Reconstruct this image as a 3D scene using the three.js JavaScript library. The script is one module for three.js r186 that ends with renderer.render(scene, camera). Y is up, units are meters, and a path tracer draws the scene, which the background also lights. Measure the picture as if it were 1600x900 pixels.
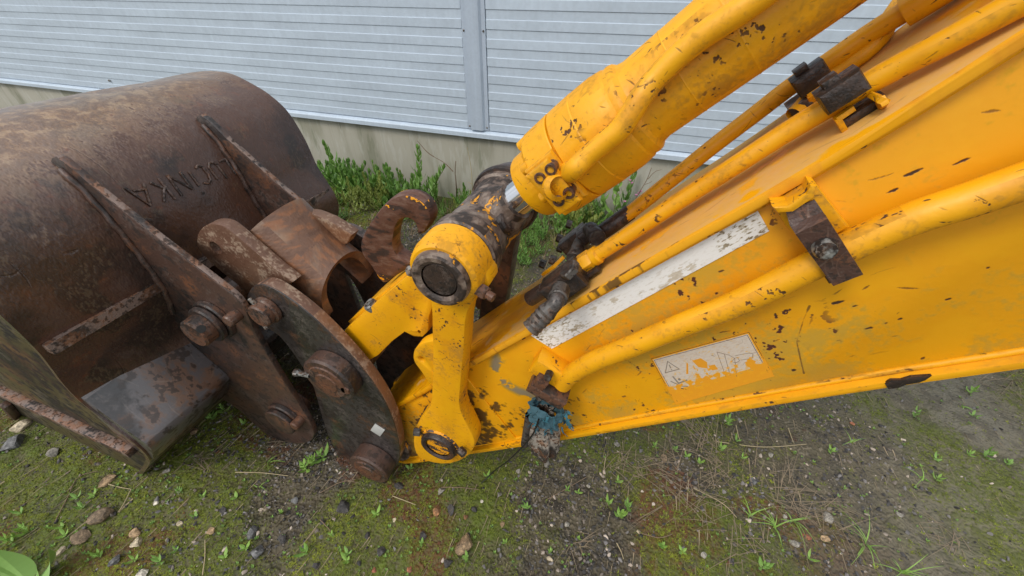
import * as THREE from 'three';
import { mergeGeometries, toCreasedNormals, mergeVertices } from 'three/addons/utils/BufferGeometryUtils.js';
import { TextGeometry } from 'three/addons/geometries/TextGeometry.js';
import { FontLoader } from 'three/addons/loaders/FontLoader.js';

// ------------------------------------------------------------------ camera, sky, sun, exposure
const scene = new THREE.Scene();
const FPX = 620, PITCH = 38.1 * Math.PI / 180, YAW = 19.4 * Math.PI / 180, EYE = 1.5;
const camera = new THREE.PerspectiveCamera(2 * Math.atan(450 / FPX) * 180 / Math.PI, 16 / 9, 0.02, 300);
camera.position.set(0, EYE, 0);
camera.rotation.order = 'YXZ';
camera.rotation.set(-PITCH, YAW, 0);
camera.updateMatrixWorld(true);

const renderer = new THREE.WebGLRenderer({ antialias: true });
renderer.toneMapping = THREE.LinearToneMapping;
renderer.toneMappingExposure = 1.14;
renderer.shadowMap.enabled = true;

{ // overcast sky: bright soft cloud deck, a little brighter overhead, with soft cloud structure
  const W = 512, H = 256, d = new Float32Array(W * H * 4);
  const SD = new THREE.Vector3(-0.35, 0.8, 0.5).normalize();
  for (let j = 0; j < H; j++) for (let i = 0; i < W; i++) {
    const el = ((j + 0.5) / H - 0.5) * Math.PI, az = ((i + 0.5) / W - 0.5) * 2 * Math.PI;
    const s = Math.sin(el), c = Math.cos(el);
    const dir = new THREE.Vector3(Math.cos(az) * c, s, Math.sin(az) * c);
    let L = s > 0 ? 0.6 + 0.66 * s : 0.6;
    const k = 1 / (Math.max(s, 0) + 0.25);
    const cl = Math.sin(dir.x * k * 5.1 + 1.3) * Math.sin(dir.z * k * 4.3 + 0.4) + 0.6 * Math.sin(dir.x * k * 11 + dir.z * k * 7) * Math.sin(dir.z * k * 13 - 1);
    if (s > 0) L *= 1 + 0.12 * cl * Math.min(1, s * 4);
    L *= 1 + 0.35 * Math.pow(Math.max(0, dir.dot(SD)), 6);
    const o = (j * W + i) * 4;
    d[o] = L * 0.955; d[o + 1] = L * 1.0; d[o + 2] = L * 1.06; d[o + 3] = 1;
  }
  const sky = new THREE.DataTexture(d, W, H, THREE.RGBAFormat, THREE.FloatType);
  sky.mapping = THREE.EquirectangularReflectionMapping; sky.magFilter = THREE.LinearFilter; sky.minFilter = THREE.LinearFilter; sky.needsUpdate = true;
  scene.background = sky; scene.environment = sky;
}
const sun = new THREE.DirectionalLight(0xfff4e6, 1.3);
sun.position.set(-3.5, 8, 5); sun.target.position.set(-0.3, 0.4, -0.8);
sun.castShadow = true; sun.shadow.radius = 34; sun.shadow.mapSize.set(2048, 2048);
Object.assign(sun.shadow.camera, { left: -6, right: 6, top: 6, bottom: -6, near: 0.5, far: 30 });
scene.add(sun, sun.target);

// ------------------------------------------------------------------ random numbers, noise
function rng(seed) { let s = seed >>> 0; return () => { s = (s + 0x6D2B79F5) | 0; let t = Math.imul(s ^ (s >>> 15), 1 | s); t = (t + Math.imul(t ^ (t >>> 7), 61 | t)) ^ t; return ((t ^ (t >>> 14)) >>> 0) / 4294967296; }; }
const R = rng(7);
const rr = (a, b) => a + (b - a) * R();
const clamp = (x, a = 0, b = 1) => Math.max(a, Math.min(b, x));
const sstep = (a, b, x) => { const t = clamp((x - a) / (b - a)); return t * t * (3 - 2 * t); };
const LAT = (() => { const r = rng(99), a = new Float32Array(65536); for (let i = 0; i < 65536; i++) a[i] = r(); return a; })();
function vnoise(x, y) {
  const xi = Math.floor(x), yi = Math.floor(y); let fx = x - xi, fy = y - yi; fx = fx * fx * (3 - 2 * fx); fy = fy * fy * (3 - 2 * fy);
  const a = LAT[((yi & 255) << 8) | (xi & 255)], b = LAT[((yi & 255) << 8) | ((xi + 1) & 255)], c = LAT[(((yi + 1) & 255) << 8) | (xi & 255)], d = LAT[(((yi + 1) & 255) << 8) | ((xi + 1) & 255)];
  return a + (b - a) * fx + (c - a) * fy + (a - b - c + d) * fx * fy;
}
function fb(x, y, oct = 4) { let s = 0, a = 0.5, t = 0; for (let o = 0; o < oct; o++) { s += a * vnoise(x, y); t += a; a *= 0.5; x = x * 2.03 + 17.3; y = y * 2.03 + 5.1; } return s / t; }
// periodic fractal field on a grid, values 0..1
function field(w, h, cx, cy, oct, seed) {
  const out = new Float32Array(w * h); let amp = 0.5, tot = 0; const r = rng(seed);
  for (let o = 0; o < oct; o++) {
    const gx = cx << o, gy = cy << o; if (gx > w || gy > h) break;
    const g = new Float32Array(gx * gy); for (let i = 0; i < g.length; i++) g[i] = r();
    const xi0 = new Int32Array(w), xi1 = new Int32Array(w), xf = new Float32Array(w);
    for (let i = 0; i < w; i++) { const x = i / w * gx, k = Math.floor(x), f = x - k; xi0[i] = k % gx; xi1[i] = (k + 1) % gx; xf[i] = f * f * (3 - 2 * f); }
    for (let j = 0; j < h; j++) {
      const y = j / h * gy, k = Math.floor(y); let f = y - k; f = f * f * (3 - 2 * f); const r0 = (k % gy) * gx, r1 = ((k + 1) % gy) * gx;
      for (let i = 0; i < w; i++) { const a = g[r0 + xi0[i]], b = g[r0 + xi1[i]], c = g[r1 + xi0[i]], d = g[r1 + xi1[i]], u = xf[i]; out[j * w + i] += amp * (a + (b - a) * u + (c - a) * f + (a - b - c + d) * u * f); }
    }
    tot += amp; amp *= 0.55;
  }
  for (let i = 0; i < out.length; i++) out[i] = clamp((out[i] / tot - 0.5) * 1.7 + 0.5);
  return out;
}
// scratches drawn into a mask (wrapping)
function strokes(w, h, n, seed, { len = [20, 120], wid = [0.6, 1.6], ang = 0, spread = Math.PI, a = [0.3, 1], curve = 0.02 } = {}, mask = new Float32Array(w * h)) {
  const r = rng(seed);
  for (let k = 0; k < n; k++) {
    let x = r() * w, y = r() * h, t = ang + (r() - 0.5) * spread; const L = len[0] + (len[1] - len[0]) * r() * r(), wd = wid[0] + (wid[1] - wid[0]) * r(), al = a[0] + (a[1] - a[0]) * r(), cv = (r() - 0.5) * curve;
    for (let s = 0; s < L; s += 0.6) {
      x += Math.cos(t) * 0.6; y += Math.sin(t) * 0.6; t += cv + (r() - 0.5) * 0.05; const q = Math.sin(Math.PI * clamp(s / L)) * wd, R0 = Math.ceil(q);
      for (let dy = -R0; dy <= R0; dy++) for (let dx = -R0; dx <= R0; dx++) {
        const v = al * clamp(q + 0.5 - Math.hypot(dx, dy)); if (v <= 0) continue;
        const ix = ((Math.floor(x + dx) % w) + w) % w, iy = ((Math.floor(y + dy) % h) + h) % h, o = iy * w + ix; if (v > mask[o]) mask[o] = v;
      }
    }
  }
  return mask;
}
// texture set from a per-pixel function that fills out = [r,g,b (sRGB 0..255), roughness, height]
function texset(w, h, fn, wrap = THREE.RepeatWrapping) {
  const col = new Uint8Array(w * h * 4), rou = new Uint8Array(w * h * 4), bum = new Uint8Array(w * h * 4), out = [0, 0, 0, 0.5, 0.5];
  for (let j = 0; j < h; j++) for (let i = 0; i < w; i++) {
    const o = (j * w + i); fn(i, j, o, out);
    for (let k = 0; k < 3; k++) { col[o * 4 + k] = clamp(out[k], 0, 255); rou[o * 4 + k] = clamp(out[3]) * 255; bum[o * 4 + k] = clamp(out[4]) * 255; }
    col[o * 4 + 3] = rou[o * 4 + 3] = bum[o * 4 + 3] = 255;
  }
  const mk = (d, srgb) => { const t = new THREE.DataTexture(d, w, h, THREE.RGBAFormat); t.wrapS = t.wrapT = wrap; t.magFilter = THREE.LinearFilter; t.minFilter = THREE.LinearMipmapLinearFilter; t.generateMipmaps = true; t.flipY = false; if (srgb) t.colorSpace = THREE.SRGBColorSpace; t.needsUpdate = true; return t; };
  return { map: mk(col, true), roughnessMap: mk(rou), bumpMap: mk(bum) };
}
const mix3 = (o, r, g, b, t) => { o[0] += (r - o[0]) * t; o[1] += (g - o[1]) * t; o[2] += (b - o[2]) * t; };
function wet(m, k = 0.4, r = 0.3) { const w = new THREE.MeshPhysicalMaterial({ map: m.map, roughnessMap: m.roughnessMap, bumpMap: m.bumpMap, bumpScale: m.bumpScale, roughness: m.roughness, metalness: 0, clearcoat: k, clearcoatRoughness: r }); w.userData.tile = m.userData.tile; return w; }
function mat(ts, tile, bump, extra = {}) { const m = new THREE.MeshStandardMaterial({ ...ts, bumpScale: bump, roughness: 1, metalness: 0, ...extra }); m.userData.tile = tile; return m; }
function flat(r, g, b, rough = 0.6, extra = {}) { const m = new THREE.MeshStandardMaterial({ color: new THREE.Color().setRGB(r, g, b), roughness: rough, metalness: 0, ...extra }); m.userData.tile = 1; return m; }

// ------------------------------------------------------------------ materials
const M = {};
{ // worn machine yellow
  const N = 1024, a = field(N, N, 4, 4, 5, 11), b = field(N, N, 9, 9, 5, 12), c = field(N, N, 110, 110, 3, 13), d = field(N, N, 36, 36, 4, 14);
  const sc = strokes(N, N, 300, 15, { len: [6, 64], wid: [0.5, 1.5], ang: 0.2, spread: 1.7, a: [0.25, 1] });
  const gouge = strokes(N, N, 44, 16, { len: [6, 36], wid: [0.7, 2.8], ang: 0.3, spread: 1.4, a: [0.8, 1] });
  M.yellowSet = texset(N, N, (i, j, o, q) => {
    q[0] = 231; q[1] = 163; q[2] = 0; q[3] = 0.42 + 0.2 * b[o]; q[4] = 0.55 + 0.1 * (c[o] - 0.5);
    mix3(q, 208, 138, 2, sstep(0.45, 0.85, a[o]) * 0.6); mix3(q, 242, 180, 14, sstep(0.5, 0.2, b[o]) * 0.35);
    const dirt = sstep(0.5, 0.78, b[o] * 0.45 + c[o] * 0.3 + a[o] * 0.25); mix3(q, 168, 120, 44, dirt * 0.55); q[3] += dirt * 0.2;
    const chip = sstep(0.735, 0.77, c[o] * 0.5 + d[o] * 0.5) * sstep(0.55, 0.72, a[o]);
    const gg = gouge[o] * sstep(0.3, 0.5, c[o]); const k = Math.max(chip, gg * 0.95, sc[o] * 0.8 * sstep(0.25, 0.5, d[o]));
    mix3(q, 58 + 30 * d[o], 40 + 14 * d[o], 26, k); q[3] += k * 0.25; q[4] -= k * 0.35;
  });
  M.yellow = mat(M.yellowSet, 0.9, 0.0016, { metalness: 0 });
  M.yellow2 = mat(M.yellowSet, 0.55, 0.0014, {});
  // cylinder paint: thicker, orange-peel, fewer chips
  M.yellowCyl = mat(M.yellowSet, 0.62, 0.002, {});
}
{ // back of the arm: scratched yellow at the lower end, tan dust lying in patches and streaks further up (u = along, v = across)
  const TW = 2048, TH = 256, a = field(TW, TH, 10, 3, 5, 21), b = field(TW, TH, 60, 12, 4, 22), c = field(TW, TH, 300, 50, 3, 23), e = field(TW, TH, 40, 5, 4, 24);
  const sc = strokes(TW, TH, 260, 25, { len: [10, 90], wid: [0.5, 1.8], ang: 0.15, spread: 0.5, a: [0.3, 1] });
  M.dust = mat(texset(TW, TH, (i, j, o, q) => {
    const s = i / TW * 2.2; q[0] = 232; q[1] = 162; q[2] = 2; q[3] = 0.42; q[4] = 0.5 + 0.1 * c[o];
    mix3(q, 206, 128, 14, sstep(0.45, 0.8, b[o]) * 0.5);
    const d = sstep(0.47, 0.56, a[o] * 0.5 + e[o] * 0.4 + 0.12 * b[o] + (s > 1.05 ? 0.1 : s > 0.8 ? 0.0 : -0.16)); mix3(q, 202 + 10 * b[o], 160 + 10 * b[o], 106 + 10 * b[o], (j < 14 ? 0.1 : 1) * d * (0.66 + 0.15 * c[o])); q[3] += 0.4 * d;
    const k = Math.max(sc[o] * (s < 0.85 ? 0.85 : 0.15), (j < 14 ? 0.7 : 0) * sstep(0.67, 0.73, b[o] * 0.5 + a[o] * 0.5 + 0.1 * (c[o] - 0.5))); mix3(q, 62, 42, 26, k); q[4] -= k * 0.3;
  }, THREE.RepeatWrapping), 1, 0.001);
}
function rustSet(seed, base, N = 1024, light = 1) {
  const a = field(N, N, 3, 3, 5, seed), b = field(N, N, 8, 8, 5, seed + 1), c = field(N, N, 40, 40, 4, seed + 2), d = field(N, N, 120, 120, 3, seed + 3);
  const sc = strokes(N, N, 260, seed + 4, { len: [12, 120], wid: [0.5, 1.7], spread: 6.3, a: [0.15, 0.9], curve: 0.05 });
  return texset(N, N, (i, j, o, q) => {
    q[0] = base[0]; q[1] = base[1]; q[2] = base[2]; q[3] = 0.4 + 0.2 * b[o]; q[4] = 0.5 + 0.25 * (c[o] - 0.5) + 0.2 * (d[o] - 0.5);
    mix3(q, 30, 26, 25, sstep(0.48, 0.72, a[o] * 0.7 + c[o] * 0.3) * 0.8);
    mix3(q, 128, 78, 46, sstep(0.5, 0.74, b[o] * 0.6 + c[o] * 0.4) * 0.6 * light);
    mix3(q, 104, 94, 90, sstep(0.6, 0.85, 1 - b[o] * 0.7 - d[o] * 0.3) * 0.5);
    mix3(q, 24, 20, 18, sstep(0.66, 0.74, c[o]) * 0.5);
    mix3(q, 150, 134, 120, sc[o] * 0.42 * light); q[4] += (sc[o] - 0) * -0.12; q[3] += 0.25 * sstep(0.55, 0.8, c[o]);
  });
}
M.paleSteel = mat(rustSet(35, [124, 104, 94], 512, 1), 0.3, 0.002);
M.tubeGrey = mat(rustSet(37, [88, 82, 82], 512, 0.8), 0.7, 0.0012, { roughness: 0.62 });
M.olive = mat(rustSet(39, [82, 72, 46], 512, 0.6), 0.8, 0.001);
M.rust = mat(rustSet(31, [76, 55, 46]), 0.7, 0.0022);
M.black = mat(rustSet(41, [52, 48, 47], 512, 0.9), 0.42, 0.0014, { roughness: 0.72 });
M.rust = wet(M.rust, 0.3, 0.32); M.black = wet(M.black, 0.5, 0.25); M.tubeGrey = wet(M.tubeGrey, 0.6, 0.25);
M.pin = mat(rustSet(51, [92, 62, 46], 512, 1), 0.25, 0.0012);
M.grease = mat(rustSet(61, [58, 45, 39], 512, 0.6), 0.25, 0.0016, { roughness: 0.78 });
{ // rust worn pale orange-brown on the coupler housing and the edges of the plates
  const N = 512, a = field(N, N, 4, 4, 5, 71), b = field(N, N, 12, 12, 5, 72), c = field(N, N, 90, 90, 2, 73);
  const sc = strokes(N, N, 260, 75, { len: [10, 80], wid: [0.4, 1.2], spread: 6.3, a: [0.2, 0.8] });
  M.paleRust = mat(texset(N, N, (i, j, o, q) => {
    q[0] = 112; q[1] = 84; q[2] = 66; q[3] = 0.46 + 0.2 * b[o]; q[4] = 0.5 + 0.35 * (c[o] - 0.5);
    mix3(q, 96, 66, 50, sstep(0.4, 0.8, a[o]) * 0.8); mix3(q, 164, 144, 124, sstep(0.5, 0.8, b[o] * 0.55 + c[o] * 0.45) * 0.7);
    mix3(q, 140, 88, 52, sstep(0.55, 0.8, 1 - a[o]) * 0.4); mix3(q, 60, 46, 38, sc[o] * 0.5);
  }), 0.5, 0.0016);
}
{ // housing: orange-brown rust, rubbed paler
  const N = 512, a = field(N, N, 3, 3, 5, 76), b = field(N, N, 14, 40, 4, 77), c = field(N, N, 100, 100, 2, 78);
  M.housing = mat(texset(N, N, (i, j, o, q) => { q[0] = 106; q[1] = 75; q[2] = 56; q[3] = 0.34 + 0.24 * b[o]; q[4] = 0.5 + 0.5 * (c[o] - 0.5); mix3(q, 146, 94, 58, sstep(0.5, 0.8, b[o]) * 0.6); mix3(q, 138, 122, 106, sstep(0.52, 0.75, a[o]) * 0.7); mix3(q, 90, 62, 46, sstep(0.6, 0.85, 1 - b[o]) * 0.6); }), 0.5, 0.001);
}
{ // greasy barrel: grey-brown steel with leftover yellow paint patches
  const N = 512, a = field(N, N, 5, 5, 5, 81), b = field(N, N, 16, 16, 4, 82), c = field(N, N, 50, 50, 3, 83);
  M.barrel = mat(texset(N, N, (i, j, o, q) => {
    q[0] = 96; q[1] = 80; q[2] = 70; q[3] = 0.4 + 0.25 * b[o]; q[4] = 0.5 + 0.4 * (c[o] - 0.5);
    mix3(q, 50, 40, 34, sstep(0.45, 0.7, b[o])); mix3(q, 150, 136, 122, sstep(0.62, 0.85, 1 - b[o]) * 0.5);
    const y = sstep(0.76, 0.79, a[o] * 0.7 + b[o] * 0.3 + 0.2 * (c[o] - 0.5)); mix3(q, 220, 148, 18, y * 0.9); q[4] += y * 0.2;
  }), 0.3, 0.002);
}
{ const N = 512, a = field(N, N, 4, 4, 5, 85), b = field(N, N, 10, 30, 4, 86), c = field(N, N, 60, 60, 3, 87);
  const mk = (lim, br) => texset(N, N, (i, j, o, q) => { q[0] = br[0]; q[1] = br[1]; q[2] = br[2]; q[3] = 0.42 + 0.2 * b[o]; q[4] = 0.5 + 0.3 * (c[o] - 0.5); mix3(q, 40, 30, 26, sstep(0.5, 0.75, b[o]) * 0.7); mix3(q, 130, 108, 96, sstep(0.62, 0.85, 1 - b[o]) * 0.4); const y = sstep(lim, lim + 0.04, a[o] * 0.5 + b[o] * 0.4 + 0.2 * (c[o] - 0.4)); mix3(q, 226, 152, 16, y); q[4] += y * 0.2; });
  M.hookMat = mat(mk(0.74, [92, 60, 46]), 0.35, 0.002); M.yellowWorn = mat(mk(0.46, [70, 52, 40]), 0.2, 0.002); M.clampBrown = mat(rustSet(66, [74, 52, 44], 256, 0.8), 0.2, 0.001, { roughness: 0.8 }); }
M.plasticDirty = mat(rustSet(93, [150, 142, 132], 512, 1), 0.2, 0.002);
M.chrome = flat(0.75, 0.76, 0.78, 0.12, { metalness: 1 });
M.zinc = mat(rustSet(91, [150, 150, 146], 512, 0.6), 0.2, 0.0008, { metalness: 0.5 });
M.hose = mat(rustSet(95, [84, 80, 76], 512, 0.5), 0.3, 0.001, { metalness: 0.2 });
{ // light grey-blue sheet cladding
  const N = 512, a = field(N, N, 4, 4, 5, 101), b = field(N, N, 100, 100, 2, 102), s = field(N, N, 60, 2, 3, 103);
  const ts = texset(N, N, (i, j, o, q) => { const v = 0.95 + 0.06 * a[o] + 0.03 * b[o] + 0.03 * s[o]; q[0] = 184 * v; q[1] = 197 * v; q[2] = 210 * v; q[3] = 0.42 + 0.14 * a[o]; q[4] = 0.5 + 0.1 * (a[o] - 0.5); });
  M.clad = mat(ts, 1.7, 0.001); M.trim = mat(ts, 1.1, 0.0006, { color: new THREE.Color(0.88, 0.88, 0.9) }); M.sill = mat(ts, 0.9, 0.0005, { color: new THREE.Color(1.05, 1.05, 1.05), roughness: 0.8 });
}
{ // cast concrete plinth with damp algae
  const W = 1024, H = 256, a = field(W, H, 8, 2, 5, 111), b = field(W, H, 40, 10, 5, 112), c = field(W, H, 256, 64, 2, 113), v = field(W, H, 64, 2, 4, 114);
  const st = strokes(W, H, 60, 115, { len: [30, 140], wid: [0.6, 3], ang: Math.PI / 2, spread: 0.2, a: [0.1, 0.5] });
  M.concrete = mat(texset(W, H, (i, j, o, q) => {
    q[0] = 166; q[1] = 163; q[2] = 150; q[3] = 0.85; q[4] = 0.5 + 0.3 * (c[o] - 0.5) + 0.2 * (b[o] - 0.5);
    mix3(q, 132, 131, 114, sstep(0.4, 0.8, a[o]) * 0.6); mix3(q, 184, 184, 176, sstep(0.55, 0.85, b[o]) * 0.4); mix3(q, 120, 118, 100, st[o] * 0.22 + sstep(0.68, 0.85, v[o]) * 0.1);
    mix3(q, 104, 106, 84, sstep(0.72, 0.82, a[o] * 0.6 + b[o] * 0.4) * 0.45);
  }), 1.6, 0.002);
}
const leafMat = (r, g, b) => { const m = new THREE.MeshPhysicalMaterial({ color: new THREE.Color().setRGB(r, g, b), roughness: 0.55, transmission: 0.25, thickness: 0, side: THREE.DoubleSide }); m.userData.tile = 1; return m; };
M.leaf = [leafMat(0.19, 0.36, 0.07), leafMat(0.24, 0.42, 0.085), leafMat(0.15, 0.3, 0.06), leafMat(0.27, 0.45, 0.08), leafMat(0.3, 0.36, 0.08)];
M.stem = flat(0.13, 0.15, 0.05, 0.7); M.straw = flat(0.42, 0.34, 0.2, 0.8); M.strawDark = flat(0.2, 0.14, 0.09, 0.85); M.straw2 = flat(0.25, 0.19, 0.125, 0.85);
M.hole = flat(0.01, 0.009, 0.008, 0.8);

// ------------------------------------------------------------------ pixel rays and building helpers
const FW = new THREE.Vector3(), UP = new THREE.Vector3(), RT = new THREE.Vector3(); camera.matrixWorld.extractBasis(RT, UP, FW); FW.negate();
const ray = (x, y) => FW.clone().addScaledVector(RT, (x - 800) / FPX).addScaledVector(UP, -(y - 450) / FPX);
const EYEP = new THREE.Vector3(0, EYE, 0);
const W = (x, y, n) => { const d = ray(x, y); return EYEP.clone().addScaledVector(d, n / -d.z); };           // point on the upright plane n metres in front
const G = (x, y, h = 0) => { const d = ray(x, y); return EYEP.clone().addScaledVector(d, (h - EYE) / d.y); };  // point on a level plane
const v2 = (p) => new THREE.Vector2(p.x, p.y);
const names = new Map();
function numbered(n) { const k = names.get(n) || 0; names.set(n, k + 1); return k ? n + '_' + String(k).padStart(3, '0') : n; }
function boxUV(g, tile) {
  g = g.index ? g.toNonIndexed() : g; const p = g.attributes.position, n = p.count, uv = new Float32Array(n * 2), ox = R() * 3, oy = R() * 3;
  const a = new THREE.Vector3(), b = new THREE.Vector3(), c = new THREE.Vector3();
  for (let i = 0; i < n; i += 3) {
    a.fromBufferAttribute(p, i); b.fromBufferAttribute(p, i + 1); c.fromBufferAttribute(p, i + 2); const nx = b.clone().sub(a).cross(c.clone().sub(a)); const ax = Math.abs(nx.x), ay = Math.abs(nx.y), az = Math.abs(nx.z);
    [a, b, c].forEach((q, k) => { const [s, t] = az >= ax && az >= ay ? [q.x, q.y] : ax >= ay ? [q.z, q.y] : [q.x, q.z]; uv[(i + k) * 2] = s / tile + ox; uv[(i + k) * 2 + 1] = t / tile + oy; });
  }
  g.setAttribute('uv', new THREE.BufferAttribute(uv, 2)); return g;
}
function mesh(name, g, m, parent, keepUV = false) {
  if (Array.isArray(g)) g = g.length === 1 ? g[0] : mergeGeometries(g.map((x) => { const y = x.index ? x.toNonIndexed() : x.clone(); if (!y.attributes.normal) y.computeVertexNormals(); for (const k of Object.keys(y.attributes)) if (!['position', 'normal', 'uv'].includes(k)) y.deleteAttribute(k); if (!y.attributes.uv) y.setAttribute('uv', new THREE.BufferAttribute(new Float32Array(y.attributes.position.count * 2), 2)); return y; }));
  if (!keepUV) g = boxUV(g, m.userData.tile || 1);
  const o = new THREE.Mesh(g, m); o.name = parent ? name : numbered(name); o.castShadow = o.receiveShadow = true; (parent || scene).add(o); return o;
}
function thing(name, label, category, group) { const o = new THREE.Group(); o.name = numbered(name); o.userData = { label, category }; if (group) o.userData.group = group; scene.add(o); return o; }
function tag(o, label, category, group, kind) { o.userData.label = label; o.userData.category = category; if (group) o.userData.group = group; if (kind) o.userData.kind = kind; return o; }
// plate: outline as Vector2 list in the (x, y) plane, from n0 (near face) to n1
function plateG(pts, n0, n1, bev = 0.004, holes = []) {
  const s = new THREE.Shape(pts); for (const h of holes) s.holes.push(h);
  const g = new THREE.ExtrudeGeometry(s, { depth: Math.max(n1 - n0 - 2 * bev, 0.0005), bevelEnabled: bev > 0, bevelThickness: bev, bevelSize: bev, bevelOffset: -bev, bevelSegments: 2, curveSegments: 20, steps: 1 });
  g.translate(0, 0, -n1 + bev); return toCreasedNormals(g, 0.5);
}
const trace = (list, n) => list.map(([x, y]) => v2(W(x, y, n)));
const smooth = (pts, k = 3, closed = true) => new THREE.CatmullRomCurve3(pts.map((p) => new THREE.Vector3(p.x, p.y, 0)), closed, 'centripetal').getPoints(pts.length * k).slice(0, closed ? -1 : undefined).map((p) => new THREE.Vector2(p.x, p.y));
const circHole = (x, y, r) => { const h = new THREE.Path(); h.absarc(x, y, r, 0, Math.PI * 2, true); return h; };
// turned part on an axis across the arm: profile [[r, n] ...] from near to far
function turnN(cx, cy, prof, seg = 48) { const g = new THREE.LatheGeometry(prof.slice().reverse().map(([r, n]) => new THREE.Vector2(r, -n)), seg); g.rotateX(Math.PI / 2); g.translate(cx, cy, 0); return toCreasedNormals(g.toNonIndexed(), 0.45); }
const disc = (cx, cy, r, n0, n1, b = 0.004, seg = 48, r0 = 0) => turnN(cx, cy, [[r0, n0], [r - b, n0], [r, n0 + b], [r, n1 - b], [r - b, n1], [r0, n1]], seg);
// turned part on any axis: profile [[r, s] ...]
function turn(p0, dir, prof, seg = 48) { const g = new THREE.LatheGeometry(prof.map(([r, s]) => new THREE.Vector2(r, s)), seg); g.applyQuaternion(new THREE.Quaternion().setFromUnitVectors(new THREE.Vector3(0, 1, 0), dir.clone().normalize())); g.translate(p0.x, p0.y, p0.z); return toCreasedNormals(g.toNonIndexed(), 0.45); }
const hex = (p0, dir, r, h) => turn(p0, dir, [[0, 0], [r, 0], [r, h * 0.82], [r * 0.86, h], [0, h]], 6);
function tube(pts, r, seg = 60, rad = 14) { const c = new THREE.CatmullRomCurve3(pts, false, 'centripetal'); return new THREE.TubeGeometry(c, seg, r, rad, false).toNonIndexed(); }
function capTube(pts, r, seg = 60, rad = 14) { const a = pts[0], b = pts[pts.length - 1], g = tube(pts, r, seg, rad); const d0 = pts[0].clone().sub(pts[1]).normalize(), d1 = b.clone().sub(pts[pts.length - 2]).normalize(); return [g, turn(a, d0, [[r, 0], [r * 0.7, r * 0.3], [0, r * 0.4]], rad), turn(b, d1, [[r, 0], [r * 0.7, r * 0.3], [0, r * 0.4]], rad)]; }
// box with bevels, centred, with axes (ax, ay, az)
function obox(c, ax, ay, az, sx, sy, sz, b = 0.003) {
  const s = new THREE.Shape(); const hx = sx / 2, hy = sy / 2; s.moveTo(-hx, -hy); s.lineTo(hx, -hy); s.lineTo(hx, hy); s.lineTo(-hx, hy);
  const g = new THREE.ExtrudeGeometry(s, { depth: Math.max(sz - 2 * b, 1e-4), bevelEnabled: true, bevelThickness: b, bevelSize: b, bevelOffset: -b, bevelSegments: 2 }); g.translate(0, 0, -sz / 2 + b);
  g.applyMatrix4(new THREE.Matrix4().makeBasis(ax, ay, az).setPosition(c)); return toCreasedNormals(g, 0.5);
}
const X = new THREE.Vector3(1, 0, 0), Y = new THREE.Vector3(0, 1, 0), Z = new THREE.Vector3(0, 0, 1);
const bxy = (x0, x1, y0, y1, n0, n1, b = 0.002) => obox(new THREE.Vector3((x0 + x1) / 2, (y0 + y1) / 2, -(n0 + n1) / 2), X, Y, Z, x1 - x0, y1 - y0, n1 - n0, b);
// thick sheet from a grid function p(s, t); thickness along the normal, uv in [0,1]
function sheetG(fn, ns, nt, thick) {
  const P = [], front = [], back = [], idx = [], uv = [];
  for (let j = 0; j <= nt; j++) for (let i = 0; i <= ns; i++) P.push(fn(i / ns, j / nt));
  const at = (i, j) => P[clamp(j, 0, nt) * (ns + 1) + clamp(i, 0, ns)];
  for (let j = 0; j <= nt; j++) for (let i = 0; i <= ns; i++) { const nrm = at(i + 1, j).clone().sub(at(i - 1, j)).cross(at(i, j + 1).clone().sub(at(i, j - 1))).normalize(); front.push(at(i, j)); back.push(at(i, j).clone().addScaledVector(nrm, -thick)); uv.push(i / ns, j / nt); }
  const V = [...front, ...back], n = front.length, q = (a, b, c, d) => idx.push(a, b, c, a, c, d), id = (i, j) => j * (ns + 1) + i;
  for (let j = 0; j < nt; j++) for (let i = 0; i < ns; i++) { q(id(i, j), id(i + 1, j), id(i + 1, j + 1), id(i, j + 1)); q(n + id(i, j), n + id(i, j + 1), n + id(i + 1, j + 1), n + id(i + 1, j)); }
  for (let i = 0; i < ns; i++) { q(id(i, 0), n + id(i, 0), n + id(i + 1, 0), id(i + 1, 0)); q(id(i, nt), id(i + 1, nt), n + id(i + 1, nt), n + id(i, nt)); }
  for (let j = 0; j < nt; j++) { q(id(0, j), id(0, j + 1), n + id(0, j + 1), n + id(0, j)); q(id(ns, j), n + id(ns, j), n + id(ns, j + 1), id(ns, j + 1)); }
  const g = new THREE.BufferGeometry(); g.setAttribute('position', new THREE.BufferAttribute(new Float32Array(V.flatMap((p) => [p.x, p.y, p.z])), 3)); g.setAttribute('uv', new THREE.BufferAttribute(new Float32Array([...uv, ...uv]), 2)); g.setIndex(idx);
  return toCreasedNormals(g.toNonIndexed(), 0.7);
}

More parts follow.
